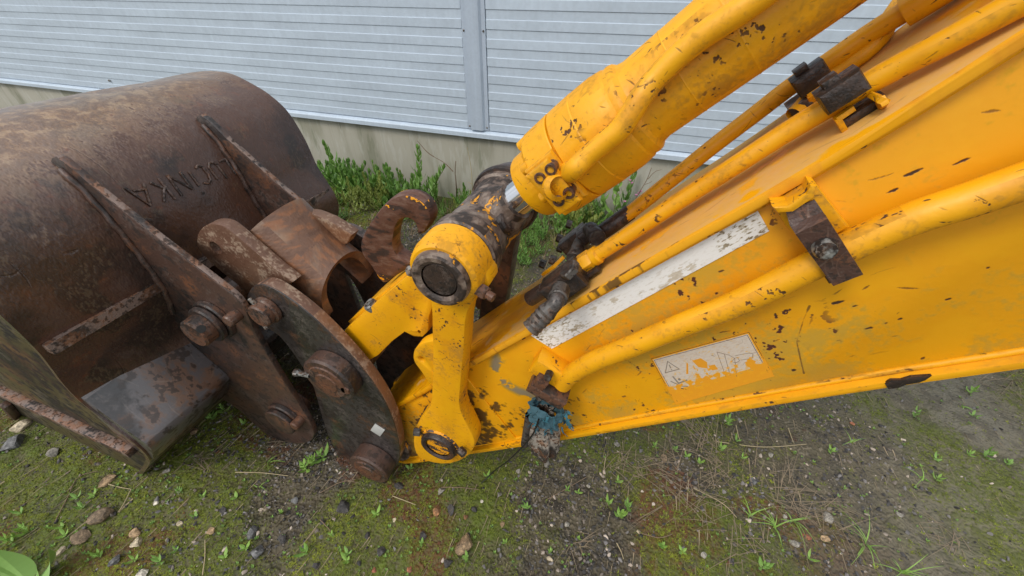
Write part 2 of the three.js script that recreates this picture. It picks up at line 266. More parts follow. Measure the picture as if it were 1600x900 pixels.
// ------------------------------------------------------------------ ground
const GX0 = -3.2, GX1 = 2.6, GN0 = -0.5, GN1 = 2.9, WALLN = 2.8;
const mudK = (x, n) => sstep(0.1, 0.9, x - 0.25 * (n - 1) + 0.5 * (fb(x * 1.7 + 3, n * 1.7, 3) - 0.5) - 0.35);   // bare trodden mud to the right
const mossK = (x, n) => sstep(0.42, 0.64, fb(x * 1.9 + 40, n * 1.9 + 11, 4) + 0.16 * (fb(x * 14, n * 14, 3) - 0.5) + 0.06 * sstep(-1.2, -2, x) + 0.03 * sstep(-0.1, 0.5, x)) ;
function gh(x, n) {
  const rut = 0.03 * (fb(x * 3.1 + 9 - n * 2.2, n * 5.5 + x * 2, 4) - 0.5) * mudK(x, n);
  return 0.03 * (fb(x * 1.3, n * 1.3, 3) - 0.5) + 0.022 * (fb(x * 7 + 3, n * 7, 3) - 0.5) + 0.008 * (fb(x * 38, n * 38, 2) - 0.5) * (1 - 0.4 * mudK(x, n)) + 0.012 * mossK(x, n) + rut - 0.006;
}
{
  const TW = 2048, TH = 1200, f1 = field(TW, TH, 140, 82, 4, 201), f2 = field(TW, TH, 1024, 600, 1, 202), f3 = field(TW, TH, 22, 13, 5, 203), f4 = field(TW, TH, 420, 246, 2, 206), r = rng(208);
  const st = strokes(TW, TH, 1600, 204, { len: [6, 40], wid: [0.3, 0.7], spread: 6.3, a: [0.2, 0.9], curve: 0.08 });
  const ts = texset(TW, TH, (i, j, o, q) => {
    const x = GX0 + (i + 0.5) / TW * (GX1 - GX0), n = GN0 + (j + 0.5) / TH * (GN1 - GN0), w = r();
    const mud = mudK(x, n), moss = mossK(x, n) * (1 - 0.5 * mud), gr = f2[o] * 0.5 + f4[o] * 0.3 + w * 0.2;
    q[0] = 80; q[1] = 72; q[2] = 54; q[3] = 0.74; q[4] = 0.5 + 0.35 * (f1[o] - 0.5) + 0.45 * (gr - 0.5);
    mix3(q, 46, 40, 32, sstep(0.47, 0.66, f1[o] * 0.5 + gr * 0.5)); mix3(q, 150, 138, 116, sstep(0.6, 0.78, gr) * 0.6); mix3(q, 52, 52, 52, sstep(0.55, 0.72, f3[o] * 0.6 + gr * 0.4) * 0.55);
    mix3(q, 120, 114, 98, mud * (0.45 + 0.4 * f3[o])); mix3(q, 88, 82, 70, mud * sstep(0.48, 0.66, f1[o] * 0.7 + gr * 0.3) * 0.75);
    mix3(q, 92, 108, 22, moss * (0.2 + 0.75 * sstep(0.3, 0.7, f1[o] * 0.5 + gr * 0.5))); mix3(q, 64, 68, 28, moss * sstep(0.5, 0.7, gr) * 0.6);
    const red = sstep(0.61, 0.7, fb(x * 3.7 + 70, n * 3.7 + 9, 4) + 0.14 * (f1[o] - 0.5)); mix3(q, 104, 54, 30, red * 0.8 * gr * (1 - mud));
    mix3(q, 160, 138, 104, st[o] * 0.45); if (mud > 0.4) q[3] = 0.74 + 0.15 * f1[o];
  }, THREE.MirroredRepeatWrapping);
  M.ground = mat(ts, 1, 0.02);
  const axis = (lo, hi, step, far) => { const a = []; for (let v = lo; v < hi; v += step) a.push(v); a.push(hi); let s = step * 2, v = hi; while (v < far) { v += s; a.push(v); s *= 1.45; } s = step * 2; v = lo; while (v > -far) { v -= s; a.unshift(v); s *= 1.45; } return a; };
  const ax = axis(GX0, GX1, 0.013, 80), an = axis(GN0, GN1, 0.013, 80), nx = ax.length, nn = an.length;
  const pos = new Float32Array(nx * nn * 3), uv = new Float32Array(nx * nn * 2), idx = [];
  for (let j = 0; j < nn; j++) for (let i = 0; i < nx; i++) { const o = j * nx + i; pos[o * 3] = ax[i]; pos[o * 3 + 1] = gh(ax[i], an[j]); pos[o * 3 + 2] = -an[j]; uv[o * 2] = (ax[i] - GX0) / (GX1 - GX0); uv[o * 2 + 1] = (an[j] - GN0) / (GN1 - GN0); }
  for (let j = 0; j < nn - 1; j++) for (let i = 0; i < nx - 1; i++) { const a = j * nx + i; idx.push(a, a + 1, a + nx + 1, a, a + nx + 1, a + nx); }
  const g = new THREE.BufferGeometry(); g.setAttribute('position', new THREE.BufferAttribute(pos, 3)); g.setAttribute('uv', new THREE.BufferAttribute(uv, 2)); g.setIndex(idx); g.computeVertexNormals();
  const o = mesh('ground', g, M.ground, null, true); o.userData = { kind: 'structure', label: 'damp mossy soil with gravel and trodden mud', category: 'ground' };
}

// ------------------------------------------------------------------ hall behind: concrete plinth, sill flashing, ribbed cladding strips, cover post
{
  const b = thing('industrial_hall', 'pale grey metal clad hall on a low concrete plinth', 'building');
  const P0 = W(719, 0, WALLN).x, P1 = W(757, 0, WALLN).x, yS = 0.555, yC = 0.605;
  mesh('plinth', [bxy(-30, 24, -0.3, yS, WALLN + 0.012, WALLN + 0.4, 0.004)], M.concrete, b).geometry;
  { // projecting sill: folded sheet with a sloping top and a drip edge
    const s = [[WALLN - 0.028, yS - 0.004], [WALLN - 0.028, yS + 0.026], [WALLN - 0.022, yS + 0.032], [WALLN + 0.012, yC - 0.004], [WALLN + 0.03, yC - 0.004], [WALLN + 0.03, yS + 0.003], [WALLN - 0.02, yS + 0.003], [WALLN - 0.02, yS - 0.004]];
    const sh = new THREE.Shape(s.map(([n, y]) => new THREE.Vector2(n, y))); const g = new THREE.ExtrudeGeometry(sh, { depth: 54, bevelEnabled: false }); g.rotateY(Math.PI / 2); g.translate(-30, 0, 0); // (n, y, depth) -> x = depth, z = -n
    mesh('sill_flashing', toCreasedNormals(g, 0.3), M.sill, b);
  }
  const pitch = 0.1052 / 2, sides = [[-30, P0 - 0.004], [P1 + 0.004, 24]];
  for (const [x0, x1] of sides) {
    for (let k = 0; k < 27; k++) {
      const proud = k % 2 === 0 ? 0 : 0.005, y0 = yC + k * pitch, y1 = y0 + pitch;
      // strip with a chamfered top edge when it stands proud
      const s = proud === 0 ? [[WALLN, y0], [WALLN, y1 - 0.003], [WALLN + 0.0038, y1], [WALLN + 0.03, y1], [WALLN + 0.03, y0]] : [[WALLN + 0.0038, y0], [WALLN + 0.0038, y1 - 0.0016], [WALLN + 0.0065, y1 - 0.0016], [WALLN + 0.0065, y1], [WALLN + 0.03, y1], [WALLN + 0.03, y0]];
      const g = new THREE.ExtrudeGeometry(new THREE.Shape(s.map(([n, y]) => new THREE.Vector2(n, y))), { depth: x1 - x0, bevelEnabled: false }); g.rotateY(Math.PI / 2); g.translate(x0, 0, 0);
      mesh('cladding_strip', toCreasedNormals(g, 0.2), M.clad, b);
    }
    mesh('upper_wall', bxy(x0, x1, yC + 27 * pitch, 5.2, WALLN + 0.002, WALLN + 0.03, 0.001), M.clad, b);
  }
  { // joint cover: shallow hat profile
    const w = P1 - P0, s = [[P0, 0.03], [P0, -0.004], [P0 + w * 0.17, -0.004], [P0 + w * 0.2, -0.024], [P0 + w * 0.68, -0.024], [P0 + w * 0.76, -0.02], [P0 + w * 0.84, -0.004], [P1, -0.004], [P1, 0.03]];
    const g = new THREE.ExtrudeGeometry(new THREE.Shape(s.map(([x, n]) => new THREE.Vector2(x, -n))), { depth: 4.6, bevelEnabled: false }); g.rotateX(-Math.PI / 2);
    // (x, -n, depth) -> y = depth, z = -(-n) flipped below
    g.translate(0, yC, 0); const p = g.attributes.position; for (let i = 0; i < p.count; i++) { const z = p.getZ(i); p.setZ(i, -WALLN - z); }
    g.computeVertexNormals(); const c = mesh('joint_cover', toCreasedNormals(g, 0.2), M.trim, b);
    for (const [fx, dy] of [[0.08, 0.02], [0.92, 0.02], [0.08, 0.62], [0.92, 0.62]]) mesh('screw', turn(new THREE.Vector3(P0 + w * fx, yC + dy, -WALLN + 0.004), Z, [[0.007, 0], [0.007, 0.002], [0.0045, 0.003], [0.004, 0.006], [0, 0.007]], 10), M.zinc, c);
  }
  const sc = W(171, 126, WALLN - 0.004); mesh('screw', turn(sc, Z, [[0.012, 0], [0.012, 0.003], [0.007, 0.005], [0.006, 0.012], [0, 0.013]], 10), M.zinc, b);
  mesh('roof', bxy(-30, 24, 5.2, 5.35, WALLN - 0.3, WALLN + 14, 0.01), M.trim, b);
}

// ------------------------------------------------------------------ bucket
const B0 = 0.24, B1 = 1.23;
{
  const b = thing('excavator_bucket', 'rusty brown excavator bucket lying mouth down on the ground', 'bucket');
  const key = [[-2.86, -0.01], [-2.84, 0.25], [-2.74, 0.55], [-2.52, 0.85], [-2.25, 1.05], [-2.0, 1.155], [-1.8, 1.2], [-1.66, 1.215], [-1.56, 1.213], [-1.478, 1.186], [-1.4, 1.15], [-1.342, 1.1], [-1.303, 1.012], [-1.284, 0.925], [-1.28, 0.86], [-1.29, 0.79], [-1.325, 0.71], [-1.366, 0.62], [-1.376, 0.56], [-1.36, 0.495], [-1.335, 0.44], [-1.305, 0.375], [-1.308, 0.315], [-1.335, 0.26], [-1.455, 0.13], [-1.6, -0.015]];
  const curve = new THREE.CatmullRomCurve3(key.map(([x, y]) => new THREE.Vector3(x, y, 0)), false, 'centripetal'); curve.arcLengthDivisions = 600;
  const LEN = curve.getLength();
  const prof = curve.getSpacedPoints(200);
  const dent = (s, n) => { const p = curve.getPointAt(s); const top = sstep(1.0, 1.2, p.y); return top * 0.03 * (fb(n * 3.2 + 4, s * 9 + 1, 3) - 0.62) * sstep(B0, B0 + 0.12, n) * sstep(B1, B1 - 0.1, n) + 0.004 * (fb(n * 7, s * 30, 2) - 0.5); };
  const shellPt = (s, n, off = 0) => { const p = curve.getPointAt(clamp(s)), t = curve.getTangentAt(clamp(s)); const nx = -t.y, ny = t.x, k = dent(clamp(s), n) + off; const lean = 0.1 * (n - B0) / (B1 - B0) * sstep(0.92, 0.68, p.y) * sstep(0.36, 0.5, p.y); return new THREE.Vector3(p.x + nx * k + lean, p.y + ny * k, -n); };
  // own texture: (n across, s along); tan mud dried on the crown, gouges, wet dark steel below
  const TW = 1024, TH = 2048, f0 = field(TW, TH, 4, 12, 5, 301), f1 = field(TW, TH, 14, 42, 5, 302), f2 = field(TW, TH, 70, 210, 4, 303), f3 = field(TW, TH, 256, 512, 2, 304);
  const sc = strokes(TW, TH, 1500, 305, { len: [10, 120], wid: [0.35, 1.0], ang: 0.9, spread: 2.6, a: [0.1, 0.75], curve: 0.04 });
  const gg = strokes(TW, TH, 150, 306, { len: [30, 150], wid: [0.9, 2.2], ang: 1.0, spread: 1.5, a: [0.4, 1], curve: 0.03 });
  const hair = strokes(TW, TH, 5200, 307, { len: [6, 34], wid: [0.3, 0.8], ang: 0.6, spread: 2.4, a: [0.2, 0.9], curve: 0.06 });
  const sTop = (() => { let k = 0; prof.forEach((p, i) => { if (p.y > prof[k].y) k = i; }); return k / 200; })();
  const ts = texset(TW, TH, (i, j, o, q) => {
    const n = i / TW, s = j / TH, m = (s - sTop) * LEN;                    // metres past the crown, + towards the hinge
    q[0] = 84; q[1] = 58; q[2] = 46; q[3] = 0.2 + 0.2 * f1[o]; q[4] = 0.5 + 0.2 * (f2[o] - 0.5) + 0.15 * (f3[o] - 0.5);
    mix3(q, 92, 62, 46, sstep(0.48, 0.8, f1[o]) * 0.6); mix3(q, 54, 40, 36, sstep(0.5, 0.75, f0[o]) * 0.6); mix3(q, 92, 76, 72, sstep(0.58, 0.8, 1 - f1[o] * 0.7 - f2[o] * 0.3) * 0.35);
    mix3(q, 120, 66, 40, sstep(0.66, 0.8, f2[o] * 0.5 + f1[o] * 0.5) * 0.45);
    const edge = 0.3 - 0.2 * n + 0.12 * (f0[o] - 0.5), mud = sstep(edge + 0.08, edge - 0.06, m + 0.16 * (f2[o] - 0.5) + 0.1 * (f3[o] - 0.5)) * (0.72 + 0.28 * sstep(0.3, 0.6, f2[o] * 0.6 + f3[o] * 0.4));
    mix3(q, 122 + 34 * f2[o], 98 + 30 * f2[o], 76 + 24 * f2[o], mud * 0.7); mix3(q, 134, 98, 64, mud * sstep(0.4, 0.8, f1[o] * 0.6 + f3[o] * 0.4) * 0.5); mix3(q, 176, 150, 116, mud * sstep(0.55, 0.8, f2[o]) * 0.4); q[3] += mud * 0.1; 
    mix3(q, 80, 54, 38, mud * hair[o] * 0.8); mix3(q, 176, 150, 118, mud * sc[o] * 0.5); mix3(q, 136, 122, 106, mud * sstep(0.5, 0.8, f0[o]) * 0.4);
    mix3(q, 44, 34, 30, sstep(0.56, 0.7, f0[o] * 0.5 + f1[o] * 0.5) * (1 - mud) * 0.7);
    mix3(q, 150, 132, 122, sc[o] * 0.32 * (1 - mud)); const gk = gg[o] * sstep(0.4, 0.6, f0[o] * 0.5 + f1[o] * 0.5);  q[4] += gk * 0.35 - sc[o] * 0.08; q[3] -= gk * 0.1;
    mix3(q, 112, 96, 74, sstep(0.74, 0.82, f1[o] * 0.6 + f3[o] * 0.4) * 0.45);
  }, THREE.ClampToEdgeWrapping);
  M.shell = new THREE.MeshPhysicalMaterial({ ...ts, bumpScale: 0.0035, roughness: 1, metalness: 0, clearcoat: 0.45, clearcoatRoughness: 0.28 }); M.shell.userData.tile = 1; M.shellBead = mat(rustSet(38, [96, 76, 68], 256, 1), 0.2, 0.001);
  mesh('back_plate', sheetG((u, v) => shellPt(v, B0 + u * (B1 - B0)), 90, 260, -0.016), M.shell, b, true);
  // side plates, set a little inside the rim of the back plate
  const inner = prof.map((p, i) => { const t = curve.getTangentAt(i / 200); return new THREE.Vector2(p.x + t.y * 0.012, p.y - t.x * 0.012); });
  const side = [...inner, new THREE.Vector2(-1.6, -0.01), new THREE.Vector2(-2.2, -0.02), new THREE.Vector2(-2.84, -0.02)];
  for (const [n0, n1] of [[B0 + 0.01, B0 + 0.028], [B1 - 0.028, B1 - 0.01]]) {
    const sp = mesh('side_plate', plateG(side, n0, n1, 0.002), M.olive || M.rust, b);
    if (n0 < 0.5) {
      const bar = (a, c, w, h) => { const p = W(...a, B0 - 0.004), q = W(...c, B0 - 0.004), d = q.clone().sub(p), L = d.length(); d.normalize(); return obox(p.clone().add(q).multiplyScalar(0.5), d, new THREE.Vector3(-d.y, d.x, 0), Z, L, w, h, 0.004); };
      mesh('side_bar', bar([-60, 583], [206, 706], 0.03, 0.03), M.paleSteel || M.rust, sp);
      mesh('side_bar', bar([8, 632], [58, 690], 0.025, 0.026), M.rust, sp);
    }
  }
  // ear plates: blade from the crown down to the two hinge eyes
  const ear = trace([[85, 245], [160, 305], [250, 376], [330, 436], [368, 466], [384, 488], [398, 520], [418, 556], [444, 598], [468, 634], [486, 664], [490, 682], [478, 692], [452, 692], [424, 684], [396, 662], [372, 640]], 0.528).concat([new THREE.Vector2(-1.43, 0.22), new THREE.Vector2(-1.42, 0.6), new THREE.Vector2(-1.34, 0.93), new THREE.Vector2(-1.42, 1.1)]);
  for (const [n0, n1] of [[0.528, 0.548], [0.912, 0.932]]) {
    const e = mesh('ear_plate', plateG(smooth(ear, 4), n0, n1, 0.004), M.rust, b);
    { const up = smooth(ear.slice(0, 6), 5, false), inn = up.map((v, i) => { const a = up[Math.max(i - 1, 0)], c = up[Math.min(i + 1, up.length - 1)], dx = c.x - a.x, dy = c.y - a.y, l = Math.hypot(dx, dy); return [v.x + dy / l * 0.006, v.y - dx / l * 0.006, v.x - dy / l * 0.0025, v.y + dx / l * 0.0025]; }); mesh('worn_edge', plateG([...inn.map((v) => new THREE.Vector2(v[2], v[3])), ...inn.map((v) => new THREE.Vector2(v[0], v[1])).reverse()], n0 + 0.002, n1 - 0.002, 0.001), M.paleSteel, e); }
    // weld bead along the blade
    const bead = []; for (let k = 0; k <= 16; k++) { const s = sTop + (0.265 + 0.03 * k) / LEN; bead.push(shellPt(s, (k % 2 ? n0 - 0.005 : n0 - 0.002), 0.004)); } mesh('weld_bead', tube(bead, 0.009, 60, 8), M.rust, e);
  }
  // cross bars welded on the back plate
  for (const [n0, n1] of [[B0 + 0.012, 0.525], [0.551, 0.909], [0.935, B1 - 0.012]]) mesh('cross_bar', bxy(-1.315 + 0.025 * (n0 > 0.5) + 0.015 * (n0 > 0.9), -1.27 + 0.025 * (n0 > 0.5) + 0.008 * (n0 > 0.9), 0.774, 0.806, n0, n1, 0.005), M.paleSteel || M.rust, b);
  // torque tube
  const tubePts = [[-1.4, 0.585], [-1.366, 0.56], [-1.262, 0.415], [-1.252, 0.398], [-1.249, 0.38], [-1.255, 0.362], [-1.325, 0.262], [-1.42, 0.3]].map(([x, y]) => new THREE.Vector2(x, y));
  for (const [n0, n1] of [[B0 + 0.006, 0.528], [0.548, 0.912], [0.932, B1 - 0.006]]) mesh('torque_tube', plateG(tubePts, n0, n1, 0.003), M.tubeGrey, b);
  // lettering laid on with weld beads: LUCINKA, upside down from here
  const inProf = (x, y) => { let c = false; for (let i = 0, j = prof.length - 1; i < prof.length; j = i++) { const a = prof[i], d = prof[j]; if ((a.y > y) !== (d.y > y) && x < (d.x - a.x) * (y - a.y) / (d.y - a.y) + a.x) c = !c; } return c; };
  const onShell = (px, py, off) => { let lo = B0; for (let n = B0; n < B1; n += 0.004) { const p = W(px, py, n); if (inProf(p.x, p.y)) { lo = n; break; } } let a = lo - 0.004, c = lo; for (let k = 0; k < 12; k++) { const m = (a + c) / 2, p = W(px, py, m); if (inProf(p.x, p.y)) c = m; else a = m; } const p = W(px, py, c); let bi = 0, bd = 9; for (let i = 0; i < prof.length - 1; i++) { const q = prof[i], e = prof[i + 1], dx = e.x - q.x, dy = e.y - q.y, k = clamp(((p.x - q.x) * dx + (p.y - q.y) * dy) / (dx * dx + dy * dy)), d = (q.x + dx * k - p.x) ** 2 + (q.y + dy * k - p.y) ** 2; if (d < bd) { bd = d; bi = i + k; } } return shellPt(bi / 200, c, off); };
  const L = (x, y) => [180 + x / 7.273, 230 + y / 7.273];
  const letters = {
    L: [[[1370, 305], [1250, 140], [1185, 162]]], U: [[[1160, 360], [1065, 230], [1070, 185], [1110, 175], [1150, 195], [1270, 350]]], C: [[[915, 240], [935, 212], [985, 222], [1060, 310], [1082, 375], [1055, 410], [1005, 408]]],
    I: [[[835, 280], [950, 440]], [[990, 510], [1000, 530]]], N: [[[735, 285], [875, 475]], [[875, 475], [585, 318]], [[585, 318], [755, 550]]], K: [[[490, 355], [680, 590]], [[400, 405], [550, 468], [555, 620]]], A: [[[105, 465], [400, 665]], [[400, 665], [318, 415]], [[205, 500], [330, 480]]],
  };
  for (const k of Object.keys(letters)) mesh('weld_letter', letters[k].flatMap((st) => { const P = []; st.forEach(([x, y], i) => { if (!i) return P.push([x, y]); const [a, c] = st[i - 1], m = Math.max(2, Math.ceil(Math.hypot(x - a, y - c) / 40)); for (let z = 1; z <= m; z++) P.push([a + (x - a) * z / m, c + (y - c) * z / m]); }); return capTube(P.map(([x, y]) => onShell(...L(x, y), 0.0022)), 0.0039, P.length * 4, 8); }), M.shellBead, b);
  // hinge pins with collars, hex ends and lock bolts
  const pinAt = (px, py, hexEnd) => {
    const p = W(px, py, 0.485), g = mesh('hinge_pin', disc(p.x, p.y, 0.046, hexEnd ? 0.453 : 0.496, 0.6, 0.005, hexEnd ? 40 : 40), M.pin, b);
    mesh('pin_collar', [disc(p.x, p.y, 0.067, 0.51, 0.53, 0.004), disc(p.x, p.y, 0.06, 0.49, 0.509, 0.004)], M.rust, g);
    const bp = W(px + (hexEnd ? 36 : 24), py - (hexEnd ? 8 : -4), 0.49); mesh('lock_bolt', turn(new THREE.Vector3(bp.x, bp.y, -0.527), Z, [[0.018, 0], [0.018, 0.032], [0.015, 0.036], [0, 0.036]], 20), M.pin, g);
    if (hexEnd) { const h = W(px + 14, py - 2, 0.42); mesh('cross_hole', turn(new THREE.Vector3(p.x + 0.03, p.y + 0.022, -0.465), new THREE.Vector3(0.8, 0.6, 0.35), [[0, 0], [0.011, 0.0], [0.011, 0.0155], [0, 0.0155]], 16), M.hole, g); }
    mesh('hinge_pin', disc(p.x, p.y, 0.05, 0.915, 0.96, 0.004), M.pin, b);
  };
  pinAt(318, 512, true); pinAt(434, 664, false);
}

// ------------------------------------------------------------------ quick coupler between bucket and arm
const NOSE = W(575, 735, 0.495), BOSS = W(511, 598, 0.505);
{
  const q = thing('quick_coupler', 'brown steel quick coupler holding the bucket beside the yellow links', 'coupler');
  const side = trace([[385, 472], [388, 456], [400, 446], [418, 447], [446, 463], [482, 490], [520, 526], [558, 567], [588, 606], [610, 646], [622, 688], [624, 714], [614, 736], [592, 752], [562, 756], [540, 738], [524, 706], [508, 668], [498, 636], [486, 598], [464, 562], [436, 526], [412, 510], [394, 496]], 0.553);
  for (const [n0, n1] of [[0.553, 0.59], [0.87, 0.907]]) {
    const near = n0 < 0.7, p = mesh('side_plate', plateG(smooth(side, 3), n0, n1, 0.005), near ? M.black : M.rust, q);
    if (near) { // worn upper edge shows as a lighter band of bare rust
      const up = side.slice(2, 12); const band = smooth(up, 4, false); const inn = band.map((v, i) => { const a = band[Math.max(i - 1, 0)], c = band[Math.min(i + 1, band.length - 1)], dx = c.x - a.x, dy = c.y - a.y, l = Math.hypot(dx, dy); return new THREE.Vector2(v.x + dy / l * 0.012, v.y - dx / l * 0.012); });
      mesh('worn_edge', plateG([...band.map((v, i) => new THREE.Vector2(v.x * 2 - inn[i].x - (v.x - inn[i].x) * 0.9, v.y * 2 - inn[i].y - (v.y - inn[i].y) * 0.9)), ...inn.slice().reverse()], n0 + 0.004, n1 - 0.002, 0.001), M.paleRust, p);
    }
    if (near) {
      const lab = W(590, 672, 0.5515); mesh('label_patch', obox(lab, new THREE.Vector3(0.86, -0.5, 0).normalize(), new THREE.Vector3(0.5, 0.86, 0).normalize(), Z, 0.038, 0.06, 0.0024, 0.0004), flat(0.5, 0.5, 0.48, 0.6), p);
    }
  }
  // big link boss, lower nose boss, small lock pin
  const boss = (c, r, n0, r2) => { const o = mesh('boss', disc(c.x, c.y, r, n0 + 0.004, 0.556, 0.006), M.rust, q); mesh('pivot_pin', turnN(c.x, c.y, [[0, n0], [r2 - 0.003, n0], [r2, n0 + 0.003], [r2, n0 + 0.01]]), M.pin, o); mesh('pivot_pin', turnN(c.x, c.y, [[0, n0 - 0.003], [r2 * 0.55, n0 - 0.003], [r2 * 0.6, n0], [r2 * 0.6, n0 + 0.002]]), M.pin, o); return o; };
  const b1 = boss(BOSS, 0.083, 0.503, 0.062); const d1 = W(543, 606, 0.515); mesh('lock_bolt', hex(new THREE.Vector3(d1.x, d1.y, -0.553), Z, 0.017, 0.05), M.pin, b1);
  mesh('grease_nipple', turn(W(468, 583, 0.5), new THREE.Vector3(-1, 0.15, 0.2), [[0.008, -0.03], [0.008, 0], [0.011, 0.004], [0.011, 0.014], [0.006, 0.018], [0, 0.018]], 14), M.zinc, b1);
  const b2 = boss(NOSE, 0.076, 0.49, 0.055); const d2 = W(600, 748, 0.515); mesh('lock_bolt', hex(new THREE.Vector3(d2.x, d2.y, -0.553), Z, 0.015, 0.05), M.grease, b2);
  const lp = W(406, 494, 0.518); const b3 = mesh('lock_pin', [disc(lp.x, lp.y, 0.035, 0.512, 0.559, 0.004), disc(lp.x, lp.y, 0.041, 0.534, 0.554, 0.004)], M.pin, q);
  mesh('split_pin', [turn(W(400, 476, 0.528), new THREE.Vector3(-0.5, 1, 0.1), [[0, -0.02], [0.006, -0.02], [0.006, 0.022], [0, 0.024]], 10)], M.zinc, b3); mesh('split_pin', [turn(W(413, 507, 0.528), new THREE.Vector3(0.3, -1, 0.1), [[0, -0.01], [0.006, -0.01], [0.006, 0.014], [0, 0.016]], 10)], M.zinc, b3);
  // lifting eye plates
  const end = smooth(trace([[330, 412], [310, 388], [308, 370], [316, 356], [332, 350], [350, 354], [368, 367]], 0.61), 5, false), eye = [...end, ...trace([[400, 395], [432, 422], [457, 441], [443, 452], [436, 474], [392, 462]], 0.61)], hc = W(337, 387, 0.61);
  mesh('eye_plate', plateG(eye, 0.61, 0.646, 0.003, [circHole(hc.x, hc.y, 0.023)]), M.paleRust, q);
  mesh('eye_plate', plateG([...smooth(trace([[430, 366], [434, 350], [455, 338], [483, 334], [515, 345]], 0.8), 4, false), ...trace([[550, 367], [542, 381], [520, 390], [440, 385]], 0.8)], 0.8, 0.835, 0.003), M.paleRust, q);
  // round hollow housing between them, open towards the link
  const ha = W(387, 379, 0.64), hd = new THREE.Vector3(0.691, -0.7228, 0), h0 = new THREE.Vector3(ha.x, ha.y, -0.752).addScaledVector(hd, -0.014);
  { const hN = new THREE.Vector3(0.7228, 0.691, 0), r = 0.11;
    mesh('housing_tube', sheetG((u, v) => { const a = (-0.2 + 1.4 * v) * Math.PI, end = 0.298 - 0.092 * Math.pow(Math.max(0, Math.sin(a)), 0.75), flare = 0.008 * Math.pow(u, 6); return h0.clone().addScaledVector(hd, u * end).addScaledVector(hN, (0.086 + flare) * Math.sin(a)).addScaledVector(Z, (r + flare) * Math.cos(a)); }, 28, 60, 0.026), M.housing, q); }
  mesh('housing_web', plateG(trace([[395, 400], [452, 440], [512, 494], [500, 520], [440, 470], [395, 430]], 0.642), 0.642, 0.66, 0.002), M.housing, q);
  
  const up = W(345, 470, 0.6); mesh('cross_tube', disc(up.x, up.y, 0.05, 0.545, 0.915, 0.004), M.rust, q);
}

// ------------------------------------------------------------------ links
const BAR = W(684, 441, 0.5), LOW = W(684, 700, 0.53);   // pivot axes across the arm
{
  const web = trace([[672, 474], [674, 520], [675, 560], [674, 600], [671, 634], [655, 656], [645, 690], [655, 716], [690, 726], [728, 716], [742, 692], [734, 672], [719, 640], [720, 600], [725, 545], [730, 490], [748, 462], [764, 446], [752, 420], [720, 396], [690, 392], [668, 410], [664, 440]], 0.545);
  const lug = trace([[690, 532], [664, 534], [649, 545], [648, 562], [660, 580], [674, 598], [695, 590]], 0.56), lh = W(660, 560, 0.56);
  for (const near of [true, false]) {
    const t = thing('tipping_link', near ? 'yellow link bar pinned low on the near side of the arm' : 'dark far side link bar hidden behind the rod eye', 'link bar', 'links either side of the arm');
    const f = (n) => near ? n : 1.46 - n, pl = (pts, a, c, b, h) => near ? plateG(pts, a, c, b, h) : plateG(pts, f(c), f(a), b, h);
    const tn = (cx, cy, pr, s) => near ? turnN(cx, cy, pr, s) : turnN(cx, cy, pr.map(([r, n]) => [r, f(n)]).reverse(), s);
    const m = near ? M.yellow2 : M.rust;
    mesh('link_plate', pl(smooth(web, 3), 0.545, 0.6, 0.008), m, t);
    mesh('lug', pl(smooth(lug, 4), 0.556, 0.59, 0.003, [circHole(lh.x, lh.y, 0.0095)]), m, t);
    // upper eye: yellow boss, worn collar ring and the pin end
    const eye = mesh('eye', tn(BAR.x, BAR.y, [[0.05, 0.516], [0.064, 0.516], [0.07, 0.522], [0.075, 0.54], [0.076, 0.585], [0.06, 0.587]]), m, t);
    mesh('collar', tn(BAR.x, BAR.y, [[0.037, 0.505], [0.044, 0.5], [0.052, 0.5], [0.0565, 0.503], [0.0585, 0.51], [0.061, 0.53], [0.05, 0.53]]), M.barrel, eye);
    mesh('pin_end', tn(BAR.x, BAR.y, [[0, 0.507], [0.034, 0.507], [0.037, 0.51], [0.037, 0.54]]), M.grease, eye);
    // lower eye
    const low = mesh('eye', tn(LOW.x, LOW.y, [[0.05, 0.54], [0.062, 0.54], [0.07, 0.55], [0.073, 0.61], [0.05, 0.61]]), near ? M.yellowWorn : m, t);
    mesh('collar', tn(LOW.x, LOW.y, [[0.04, 0.53], [0.047, 0.524], [0.054, 0.526], [0.058, 0.534], [0.06, 0.556], [0.04, 0.556]]), M.grease, low);
    mesh('pin_end', tn(LOW.x, LOW.y, [[0, 0.532], [0.036, 0.532], [0.04, 0.536], [0.04, 0.55]]), M.yellowWorn || M.barrel, low);
    if (near) {
      const d = new THREE.Vector3(1, -0.25, 0.25).normalize(), p = W(742, 447, 0.535);
      const bolt = mesh('lock_bolt', hex(p, d, 0.0145, 0.014), M.pin, t); mesh('nut', hex(p.clone().addScaledVector(d, 0.015), d, 0.0145, 0.014), M.pin, bolt); mesh('thread', turn(p.clone().addScaledVector(d, 0.028), d, [[0, 0], [0.009, 0], [0.009, 0.016], [0, 0.018]], 14), M.pin, bolt);
      const p2 = W(646, 423, 0.522); mesh('lock_bolt', hex(p2, new THREE.Vector3(-1, -0.3, 0.2), 0.011, 0.012), M.zinc, t);
      const p3 = W(718, 702, 0.53); const b3 = mesh('lock_bolt', hex(p3, new THREE.Vector3(0.9, -0.1, 0.4), 0.012, 0.022), M.hose, t); const p4 = W(657, 675, 0.54); mesh('lock_bolt', hex(p4, new THREE.Vector3(-1, 0.1, 0.3), 0.013, 0.02), M.hose, t);
    }
  }
}
